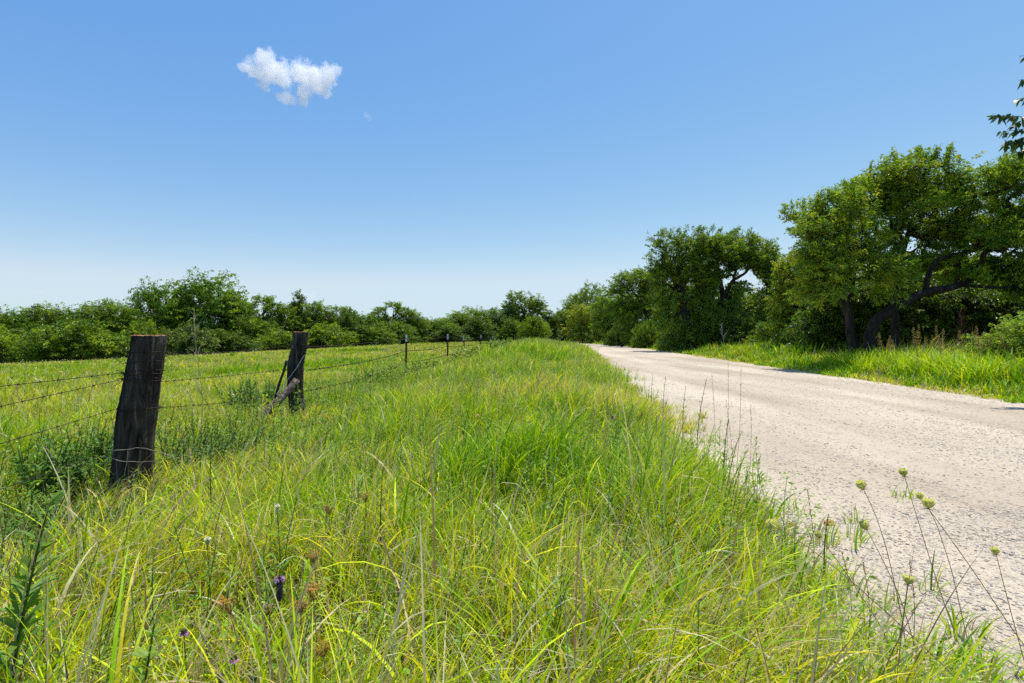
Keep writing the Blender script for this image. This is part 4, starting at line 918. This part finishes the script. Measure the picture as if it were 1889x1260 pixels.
# pale dead tendrils hooked over the first post
r = np.random.default_rng(61)
TWD = [([(205, 832), (240, 828), (262, 826), (300, 834), (330, 846)], 'nearly level pale tendril across the lower part of the nearest post'),
       ([(190, 842), (225, 851), (262, 852), (300, 850)], 'sagging pale tendril just under the upper one on the nearest post'),
       ([(236, 832), (234, 852), (230, 878)], 'short pale twig hanging straight down the nearest post'),
       ([(225, 888), (245, 876), (268, 868)], 'curved pink twig at the foot of the nearest post'),
       ([(84, 822), (100, 846), (106, 870), (110, 905)], 'pale bent twig left of the nearest post')]
for pts, lb in TWD:
    P = np.array([at(u, v, 3.95) for u, v in pts]); e = empty('dry_twig', P[0], lb, 'twig', 'dry twigs round the nearest post')
    t = np.linspace(0, 1, len(P)); tt_ = np.linspace(0, 1, 12); Q = np.stack([np.interp(tt_, t, P[:, k]) for k in range(3)], -1) - P[0]; Q += r.normal(0, .003, Q.shape)
    g = Geo(); V, Fq = tube(Q, np.linspace(.003, .0015, 12), 5, cap=False); g.add(V, Fq); g.build('stem', M_TWIG, e, True)

# ------------------------------------------------------------------ shrubs of leafy shoots
def shoots(name, seed, x0, x1, y0, y1, n, h, ll, lw, col, label, cat, group=None, lean=.15, nl=26, stemcol=(.10, .09, .05)):
    r = np.random.default_rng(seed); cx, cy = (x0 + x1) / 2, (y0 + y1) / 2; z = float(ground(cx, cy)); e = empty(name, (cx, cy, z), label, cat, group); O = np.array([cx, cy, z])
    a = Geo(); b = Geo()
    for k in range(n):
        x = r.uniform(x0, x1); y = r.uniform(y0, y1); zz = float(ground(x, y)); H = h * r.uniform(.55, 1.1)
        gs, gl = leafy_stem(r, np.array([x, y, zz]) - O, np.array([x + r.normal(0, lean) * H, y + r.normal(0, lean) * H, zz + H]) - O, nl, ll, lw, col, .005, 3, stemcol=stemcol)
        a.merge(gs); b.merge(gl)
    a.build('stems', M_GSTEM, e, True); b.build('leaves', M_WEED, e)
    return e
X = lambda u, D: (u - 944.5) / F * D
shoots('shrub', 71, X(95, 4.3), X(190, 4.3), 4.0, 4.9, 120, .58, .08, .026, (.065, .13, .02), 'dark leafy shrub crowding the left foot of the nearest post', 'shrub', lean=.3)
shoots('shrub', 72, X(300, 5.0), X(430, 5.0), 4.7, 5.7, 100, .50, .065, .020, (.09, .15, .03), 'bright leafy shrub just right of the nearest post', 'shrub', lean=.3)
shoots('shrub', 73, X(425, 8.2), X(505, 8.2), 8.0, 8.8, 46, .68, .10, .03, (.06, .12, .025), 'broad leaved shrub growing over the propped log', 'shrub', lean=.25)
shoots('shrub', 75, X(110, 3.1), X(215, 3.1), 2.9, 3.4, 70, .34, .06, .02, (.05, .10, .02), 'low dark leafy clump in front of the shrub at the nearest post', 'shrub', lean=.4)
shoots('shrub', 74, X(10, 3.2), X(110, 3.2), 2.7, 3.3, 70, .42, .07, .018, (.10, .17, .03), 'low spreading shrub at the left edge below the wires', 'shrub', lean=.4)
for q, (u0, u1, D, h, lb) in enumerate(((690, 745, 14.2, .42, 'grey green bramble at the foot of the first metal post'), (770, 820, 18.5, .5, 'bramble between the first and second metal posts'), (835, 900, 24, .75, 'tall leafy bramble behind the second metal post'), (905, 945, 31, .9, 'leafy thicket where the far metal posts end'), (950, 1030, 38, .7, 'green thicket on the crest of the verge'))):
    shoots('bramble', 80 + q, X(u0, D), X(u1, D), D - 1, D + 1.5, 60, h, .10 + .004 * D, .045 + .002 * D, (.17, .22, .03) if q < 3 else (.12, .19, .03), lb, 'bramble', 'brambles along the fence', lean=.35, nl=22)
# small weedy tangle in verge
shoots('shrub', 90, X(1085, 7.2), X(1180, 7.2), 6.8, 7.6, 40, .42, .06, .022, (.07, .13, .035), 'low blue green leafy clump in the verge near the road', 'shrub', lean=.35)

# single tall weeds one can pick out
def weed(seed, u, vb, D, ut, vt, nl, ll, lw, col, label, stemcol=(.09, .12, .03), name='leafy_weed', ang=(.5, 1.1), sr=.005, group='single tall weeds', dt=0):
    r = np.random.default_rng(seed); b = at(u, vb, D); b[2] = float(ground(b[0], D)) - .01; t = at(ut, vt, D + dt)
    e = empty(name, b, label, 'weed', group); gs, gl = leafy_stem(r, np.zeros(3), t - b, nl, ll, lw, col, sr, 4, ang, stemcol, .03)
    gs.build('stem', M_GSTEM, e, True); gl.build('leaves', M_WEED, e); return e
weed(901, 0, 1260, 1.5, 92, 925, 84, .115, .021, (.085, .16, .02), 'tall weed with long narrow leaves leaning in at the lower left corner', sr=.006)
weed(902, 250, 1260, 1.35, 285, 1150, 44, .085, .022, (.13, .21, .03), 'bright lance leaved weed at the bottom edge left of the purple flowers')
weed(903, 710, 1040, 2.6, 706, 868, 34, .035, .009, (.035, .06, .02), 'dark upright weed with tiny leaves in the middle of the grass', stemcol=(.03, .035, .015))
weed(904, 1338, 930, 4.2, 1343, 775, 70, .055, .013, (.09, .16, .03), 'tall leafy weed standing at the edge of the gravel')
weed(905, 1285, 830, 5.6, 1303, 700, 22, .055, .014, (.05, .10, .025), 'weed with a dark nodding top against the gravel')
weed(906, 1262, 800, 6.0, 1265, 712, 30, .05, .012, (.10, .17, .03), 'pale green upright weed left of the nodding one')
weed(907, 1205, 790, 8.2, 1204, 690, 26, .07, .012, (.07, .12, .03), 'clumpy grey green weed farther along the gravel edge')
weed(908, 1225, 790, 7.6, 1228, 694, 26, .07, .012, (.07, .12, .03), 'slightly shorter grey green weed beside the clumpy one')
weed(909, 1522, 1020, 2.75, 1528, 948, 30, .03, .007, (.10, .18, .03), 'small fresh green weed sprouting from the gravel edge')
weed(910, 395, 960, 3.5, 392, 790, 34, .06, .012, (.06, .11, .025), 'tall thin weed right of the nearest wooden post', stemcol=(.05, .06, .02))
weed(911, 690, 800, 6.4, 684, 700, 26, .07, .014, (.08, .15, .03), 'upright weed in the grass right of the second wooden post')
weed(912, 575, 860, 5.9, 580, 756, 24, .08, .016, (.11, .17, .045), 'silvery green weed in front of the second wooden post')
weed(913, 1150, 840, 5.8, 1168, 745, 24, .05, .014, (.07, .13, .03), 'small bushy weed in the verge left of the gravel edge')
weed(914, 1095, 1260, 1.8, 1090, 1085, 60, .028, .006, (.09, .16, .03), 'feathery green weed low in the middle of the grass')
weed(915, 800, 780, 9.0, 798, 690, 24, .06, .012, (.07, .12, .03), 'thin weed in the verge right of the first metal post')

# reddish dry grass stalks standing against the gravel
def stalk(seed, u, D, ut, vt, label, c=(.22, .10, .05)):
    r = np.random.default_rng(seed); b = at(u, 900, D); b[2] = float(ground(b[0], D)); t = at(ut, vt, D); e = empty('seed_stalk', b, label, 'grass stalk', 'dry stalks against the gravel')
    ax = t - b; tt_ = np.linspace(0, 1, 8); P = ax * tt_[:, None]; P[:, 0] += .02 * np.sin(tt_ * 3); g = Geo(); V, Fq = tube(P, np.linspace(.0018, .0008, 8), 5, cap=False); g.add(V, Fq); g.build('stem', M_STEM, e, True)
    m = 34; q = r.uniform(.62, 1, m); B = ax * q[:, None]; B[:, 0] += .02 * np.sin(q * 3); g = Geo()
    g.add(*leaves(B, norm(ax)[None] + r.normal(0, .35, (m, 3)), r.normal(0, 1, (m, 3)), r.uniform(.010, .022, m), .004, np.tile(c, (m, 1)) * r.uniform(.7, 1.3, (m, 1)), 1, 0)); g.build('seed_head', M_WEED, e)
for q, (u, D, ut, vt, lb) in enumerate(((1335, 4.4, 1342, 668, 'tallest dry stalk against the gravel'), (1352, 4.2, 1366, 680, 'dry stalk curving right beside the tallest'), (1318, 4.5, 1312, 690, 'thin dry stalk left of the tallest'), (1375, 3.9, 1384, 745, 'green tinged stalk right of the leafy weed'), (1300, 4.8, 1290, 742, 'short reddish stalk near the nodding weed'), (1355, 4.0, 1338, 740, 'short upright stalk touching the leafy weed'),
    (1570, 2.3, 1552, 1020, 'dark jointed stalk at the gravel edge near the front'), (1600, 2.2, 1590, 1040, 'dark jointed stalk close to the front, right of its twin'), (1680, 2.1, 1676, 1035, 'lone thin stalk rising from the gravel in front'), (1500, 2.6, 1488, 905, 'thin straw stalk left of the small green weed'))): stalk(930 + q, u, D, ut, vt, lb)

# ------------------------------------------------------------------ wild carrot seed heads
def carrot(seed, head, path, D, size, label, closed=.6, tilt=(0, 0)):
    size *= .88
    """head: photo position of the cup, path: further photo points down the stem"""
    r = np.random.default_rng(seed)
    pts = np.array([at(u, v, d) for (u, v, d) in path + [(head[0], head[1], D)]])
    z0 = float(ground(pts[0][0], pts[0][1])); pts = np.concatenate([[[pts[0][0] + .01, pts[0][1], min(z0, pts[0][2])]], pts]) if pts[0][2] > z0 + .02 else pts
    e = empty('wild_carrot', pts[0], label, 'flower', 'wild carrot seed heads by the gravel'); P = pts - pts[0]
    s = np.concatenate([[0], np.cumsum(np.linalg.norm(np.diff(P, axis=0), axis=1))]); ss = np.linspace(0, s[-1], 24); Q = np.stack([np.interp(ss, s, P[:, k]) for k in range(3)], -1)
    for _ in range(3): Q[1:-1] = (Q[:-2] + 2 * Q[1:-1] + Q[2:]) / 4
    g = Geo(); V, Fq = tube(Q, np.linspace(.0020, .0011, 24), 6, cap=False); g.add(V, Fq); g.build('stem', M_STEM, e, True)
    ax = norm(Q[-1] - Q[-3]) + np.array([tilt[0], 0, tilt[1]]); ax = norm(ax); e1 = norm(np.cross(ax, [0, 1, .1])); e2 = np.cross(ax, e1); g = Geo(); c = Q[-1]
    for k in range(46):                                     # rays curve out and in again like a bird's nest
        a = k * 2.4; f = math.sqrt((k + .5) / 46); rd_ = size * f; d = e1 * math.cos(a) + e2 * math.sin(a); H = size * (1.25 + .25 * f)
        pts_ = [c, c + d * rd_ * .75 + ax * H * .35, c + d * rd_ * 1.0 + ax * H * .72, c + d * rd_ * (1 - closed * f) + ax * H * 1.0]
        V, Fq = tube(pts_, [.0008, .0008, .0009, .0012], 4, cap=False); g.add(V, Fq, np.array([.46, .46, .15]) * r.uniform(.75, 1.25))
        m = 9; tp = pts_[-1]; dv = r.normal(0, 1, (m, 3)); g.add(*leaves(tp + dv * .0015, dv, r.normal(0, 1, (m, 3)), size * .22, .0032, np.tile([.50, .50, .20], (m, 1)) * r.uniform(.6, 1.3, (m, 1)), 1, 0))
    for k in range(10):                                     # drooping bracts
        a = k * .63; d = e1 * math.cos(a) + e2 * math.sin(a); V, Fq = tube([c, c + d * size * .5 - ax * size * .1, c + d * size * .8 - ax * size * .45], [.0008, .0006, .0003], 4, cap=False); g.add(V, Fq, (.20, .20, .06))
    g.build('seed_head', M_WEED, e)
carrot(1, (1592, 902), [(1668, 1160, 2.05), (1655, 1100, 2.05), (1635, 1010, 2.05), (1612, 940, 2.05)], 2.05, .024, 'wild carrot head on a long thin stem, leftmost of the upper pair over the gravel', .5)
carrot(2, (1668, 878), [(1790, 1250, 2.15), (1730, 1080, 2.15), (1690, 950, 2.15)], 2.15, .020, 'highest wild carrot head over the gravel', .4)
carrot(3, (1700, 920), [(1800, 1250, 2.2), (1755, 1050, 2.2), (1722, 950, 2.2)], 2.2, .018, 'small wild carrot head just above the ragged open one', .5)
carrot(4, (1712, 938), [(1930, 1240, 1.75), (1880, 1180, 1.75), (1800, 1060, 1.75), (1740, 975, 1.75)], 1.75, .022, 'ragged open wild carrot head on a thick red stem', .2, (.6, 0))
carrot(5, (1598, 976), [(1690, 1200, 2.0), (1660, 1100, 2.0), (1622, 1020, 2.0)], 2.0, .022, 'wild carrot head below the leftmost upper one', .45)
carrot(6, (1436, 975), [(1790, 1275, 1.6), (1680, 1170, 1.6), (1560, 1062, 1.6), (1480, 1000, 1.6)], 1.6, .026, 'largest closed wild carrot head leaning left over the grass', .75)
carrot(7, (1512, 990), [(1640, 1180, 1.9), (1570, 1070, 1.9)], 1.9, .015, 'small wild carrot head just right of the largest one', .5)
carrot(8, (1837, 1022), [(1900, 1260, 2.0), (1862, 1120, 2.0)], 2.0, .017, 'wild carrot head nearest the right edge', .4)
carrot(9, (1674, 1078), [(1650, 1230, 1.75), (1664, 1150, 1.75)], 1.75, .020, 'low pale wild carrot head above the front grass', .2)

# ------------------------------------------------------------------ clover flowers and rusty yarrow heads
def clover(seed, u, v, D, h, w, petals, label, name='prairie_clover', col=(.10, .12, .09), ring=.35):
    r = np.random.default_rng(seed); c = at(u, v, D); z = float(ground(c[0], D)); e = empty(name, (c[0] + .01, D, z), label, 'flower', 'small flowers in the front grass'); O = np.array(e.location)
    top = c - O; base = top - np.array([0, 0, h / 2]); g = Geo(); V, Fq = tube([(0, 0, 0), base * .5 + [.01, 0, 0], base], [.0022, .0018, .0015], 6, cap=False); g.add(V, Fq)
    g.build('stem', M_GSTEM, e, True)
    g = Geo(); n = 260; t = np.arange(n) / n; a = np.arange(n) * 2.4; rad = w / 2 * np.sqrt(np.clip(1 - (2 * t - 1) ** 4, .05, 1)); P = base + np.stack([np.cos(a) * rad * .8, np.sin(a) * rad * .8, t * h], -1)
    Dv = np.stack([np.cos(a), np.sin(a), 0 * a + .9], -1); g.add(*leaves(P, Dv, r.normal(0, 1, (n, 3)), w * .28, w * .16, np.tile(col, (n, 1)) * r.uniform(.6, 1.5, (n, 1)), 1, 0))
    tt_ = np.linspace(0, 1, 8); V, Fq = tube(base + np.stack([0 * tt_, 0 * tt_, tt_ * h], -1), w / 2 * np.sqrt(np.clip(1 - (2 * tt_ - 1) ** 4, .05, 1)) * .85, 10); g.add(V, Fq, np.array(col) * .8)
    g.build('cone', M_WEED, e)
    if petals is not None:
        g = Geo(); n = 90 if ring < .85 else 40; a = r.uniform(0, 6.28, n); zz = h * (ring + r.uniform(-.08, .08, n)); P = base + np.stack([np.cos(a) * w * .4, np.sin(a) * w * .4, zz], -1)
        Dv = np.stack([np.cos(a), np.sin(a), r.normal(-.1, .35, n)], -1); g.add(*leaves(P, Dv, r.normal(0, 1, (n, 3)), w * .55, w * .22, np.tile(petals, (n, 1)) * r.uniform(.8, 1.2, (n, 1)), 1, 0)); g.build('petals', M_WEED, e)
PUR = (.50, .22, .62)
clover(1, 432, 1212, 1.5, .030, .016, PUR, 'purple flower with a green cone and ring of petals at the bottom edge', ring=.2)
clover(2, 340, 1166, 1.55, .020, .014, PUR, 'small purple flower tilted in the grass left of the others', ring=.3)
clover(3, 516, 1086, 1.65, .082, .020, (.36, .20, .46), 'tall dark cone flower with a purple tip among rusty heads', col=(.05, .045, .06), ring=.88)
clover(4, 407, 1252, 1.42, .024, .017, None, 'grey green bud at the bottom edge left of the second bud')
clover(5, 468, 1254, 1.42, .022, .016, None, 'grey green bud at the bottom edge right of the first bud')
clover(6, 512, 938, 2.4, .040, .014, (.6, .6, .55), 'fuzzy white flower spike in the middle of the grass', col=(.42, .44, .38), ring=.8)
clover(7, 383, 998, 2.0, .030, .014, (.6, .6, .55), 'short fuzzy white flower head left of the white spike', col=(.36, .38, .32), ring=.8)
clover(8, 1130, 770, 6.5, .05, .03, PUR, 'tiny purple flower in the middle of the verge', ring=.4)

def yarrow(seed, u, v, D, w, label, col=(.50, .25, .085), stem_off=.05):
    w *= .85
    r = np.random.default_rng(seed); c = at(u, v, D); x = c[0] + stem_off; z = float(ground(x, D)); e = empty('dry_yarrow', (x, D, z), label, 'flower', 'rusty dried flower heads'); O = np.array(e.location); top = c - O
    fork = top - np.array([0, 0, w * .7]) + [stem_off * .15, 0, 0]; g = Geo(); V, Fq = tube([(0, 0, 0), fork * .5 + [.01, 0, 0], fork], [.0026, .002, .0017], 6, cap=False); g.add(V, Fq); g.build('stem', M_STEM, e, True)
    g = Geo(); 
    for k in range(34):
        a = r.uniform(0, 6.28); q = math.sqrt(r.uniform(0, 1)) * w / 2; p = top + np.array([math.cos(a) * q, math.sin(a) * q * .8, r.normal(0, .006) - q * .12])
        V, Fq = tube([fork, (fork + p) / 2 + [0, 0, -.004], p], [.0009, .0007, .0007], 4, cap=False); g.add(V, Fq, np.array([.22, .12, .05]))
        m = 14; dv = norm(r.normal(0, 1, (m, 3)) + [0, 0, .6]); g.add(*leaves(p + dv * .001, dv, r.normal(0, 1, (m, 3)), w * .055, w * .035, np.tile(col, (m, 1)) * r.uniform(.6, 1.4, (m, 1)), 1, 0))
    g.build('flower_head', M_WEED, e)
yarrow(1, 415, 1108, 1.62, .072, 'rusty orange flat flower head tilted on its stem, leftmost of the near three', stem_off=.12)
yarrow(2, 577, 1084, 1.65, .074, 'rusty orange flat flower head right of the dark cone flower', stem_off=.02)
yarrow(3, 552, 1112, 1.6, .055, 'rusty orange flower head just below its larger neighbour', stem_off=.03)
yarrow(4, 496, 1118, 1.62, .05, 'pale bleached dry flower head behind the dark cone flower', col=(.42, .32, .22), stem_off=.01)
yarrow(5, 673, 913, 2.5, .06, 'brown dry flower head high in the middle of the grass', col=(.36, .18, .09), stem_off=.03)
yarrow(6, 578, 1022, 1.95, .055, 'salmon coloured dry flower head above the near ones', col=(.45, .22, .12), stem_off=.03)
yarrow(7, 596, 1190, 1.5, .06, 'ragged rusty flower head near the bottom edge', col=(.40, .20, .07), stem_off=.02)
yarrow(8, 606, 935, 2.45, .06, 'faded brown flower head left of the high one', col=(.30, .20, .12), stem_off=.02)

# two reddish stones at the gravel edge
def stone(u, v, D, s, label, seed):
    r = np.random.default_rng(seed); c = at(u, v, D); z = float(road_z(c[0], D)); e = Geo(); n = 8
    th = np.linspace(0.12, np.pi - .12, 7); a = np.linspace(0, 6.283, 11)[:-1]
    V = np.stack([np.sin(th)[:, None] * np.cos(a)[None], np.sin(th)[:, None] * np.sin(a)[None], np.cos(th)[:, None] + 0 * a[None]], -1) * (1 + r.normal(0, .13, (7, 10, 1))) * np.array([s, s * .8, s * .7])
    i = np.arange(6)[:, None] * 10; j = np.arange(10)[None]; k = (j + 1) % 10; Fq = np.stack([i + j, i + n + 2 + j, i + 12 - 2 + k, i + k], -1)
    e.add(V.reshape(-1, 3), np.stack([i + j, i + 10 + j, i + 10 + k, i + k], -1).reshape(-1, 4), (.45, .20, .10)); 
    b = np.concatenate([V[0], V[-1]]); e.add(b, [[0, 1, 2, 3], [0, 3, 4, 5], [0, 5, 6, 7], [0, 7, 8, 9], [13, 12, 11, 10], [15, 14, 13, 10], [17, 16, 15, 10], [19, 18, 17, 10]], (.45, .20, .10))
    o = e.build('stone', M_STONE, loc=(c[0], D, z + s * .3)); tag(o, label, 'stone', 'reddish stones at the gravel edge')
stone(1462, 945, 3.6, .035, 'pale orange stone at the grass edge, left of the two reddish stones', 1)
stone(1529, 942, 3.65, .036, 'dark red stone on the gravel, right of the two reddish stones', 2)

# ------------------------------------------------------------------ clouds
def cloud(name, D, blobs, label, seed, dens=.09, nscale=.12, group=None, amp=1.0):
    """blobs: (u, v, r_px) in photograph pixels; a lumpy volume of vapour"""
    pts = [(np.array([(u - 944.5) / F * D, D, CZ - (v - HV) / F * D]), rr / F * D) for u, v, rr in blobs]
    c = np.mean([p for p, _ in pts], axis=0)
    lo = np.min([p - q * 1.5 for p, q in pts], axis=0) - c; hi = np.max([p + q * 1.5 for p, q in pts], axis=0) - c
    me = bpy.data.meshes.new(name)
    V = [(x, y, z) for x in (lo[0], hi[0]) for y in (lo[1], hi[1]) for z in (lo[2], hi[2])]
    me.from_pydata(V, [], [(0, 1, 3, 2), (4, 6, 7, 5), (0, 4, 5, 1), (2, 3, 7, 6), (0, 2, 6, 4), (1, 5, 7, 3)]); me.update()
    o = bpy.data.objects.new(name, me); COL.objects.link(o); o.location = c; tag(o, label, 'cloud', group)
    m, n, l, out = mat(name + '_vapour'); tc = n.new("ShaderNodeTexCoord")
    no = n.new("ShaderNodeTexNoise"); no.inputs['Scale'].default_value = nscale; no.inputs['Detail'].default_value = 7; no.inputs['Roughness'].default_value = .62
    l.new(tc.outputs['Object'], no.inputs['Vector'])
    prev = None
    for p, q in pts:
        d = n.new("ShaderNodeVectorMath"); d.operation = 'DISTANCE'; d.inputs[1].default_value = tuple(p - c); l.new(tc.outputs['Object'], d.inputs[0])
        a = n.new("ShaderNodeMath"); a.operation = 'MULTIPLY_ADD'; a.inputs[1].default_value = -1 / q; a.inputs[2].default_value = 1.0; l.new(d.outputs['Value'], a.inputs[0])
        if prev is None: prev = a.outputs[0]
        else:
            mx = n.new("ShaderNodeMath"); mx.operation = 'SMOOTH_MAX'; mx.inputs[2].default_value = .15; l.new(prev, mx.inputs[0]); l.new(a.outputs[0], mx.inputs[1]); prev = mx.outputs[0]
    na = n.new("ShaderNodeMath"); na.operation = 'MULTIPLY_ADD'; na.inputs[1].default_value = 3.0 * amp; na.inputs[2].default_value = -1.45 * amp; l.new(no.outputs['Fac'], na.inputs[0])
    ad = n.new("ShaderNodeMath"); ad.operation = 'ADD'; l.new(prev, ad.inputs[0]); l.new(na.outputs[0], ad.inputs[1])
    mr = n.new("ShaderNodeMapRange"); mr.interpolation_type = 'SMOOTHSTEP'; mr.inputs[1].default_value = .08; mr.inputs[2].default_value = .40; mr.inputs[4].default_value = dens
    l.new(ad.outputs[0], mr.inputs[0])
    pv = n.new("ShaderNodeVolumePrincipled"); pv.inputs['Color'].default_value = (1, 1, 1, 1); pv.inputs['Anisotropy'].default_value = .1; l.new(mr.outputs[0], pv.inputs['Density'])
    l.new(pv.outputs[0], out.inputs['Volume']); me.materials.append(m)
    return o
k_ = .18
CB = [(500, 270, 95), (350, 370, 85), (480, 370, 120), (650, 420, 120), (850, 400, 110), (1000, 470, 130), (1150, 430, 100), (1200, 400, 70), (1100, 560, 80), (900, 600, 80), (480, 530, 60), (680, 660, 60), (880, 690, 62), (760, 690, 50)]
cloud('cloud', 520, [(400 + a * k_, 60 + b * k_, c * k_ * 1.16) for a, b, c in CB], 'small bright white cloud high in the upper left of the blue sky', 1, dens=.08, nscale=.10)
cloud('cloud', 520, [(676, 213, 6), (682, 219, 5)], 'tiny white wisp right below the bright cloud', 2, dens=.03, nscale=.5)
cloud('cloud', 900, [(560, 546, 12), (575, 547, 12), (545, 549, 8)], 'faint low cloud on the horizon above the second post', 3, dens=.02, nscale=.1)
cloud('cloud', 900, [(62, 541, 7), (75, 541, 7)], 'faint tiny cloud low at the far left', 4, dens=.02, nscale=.14)
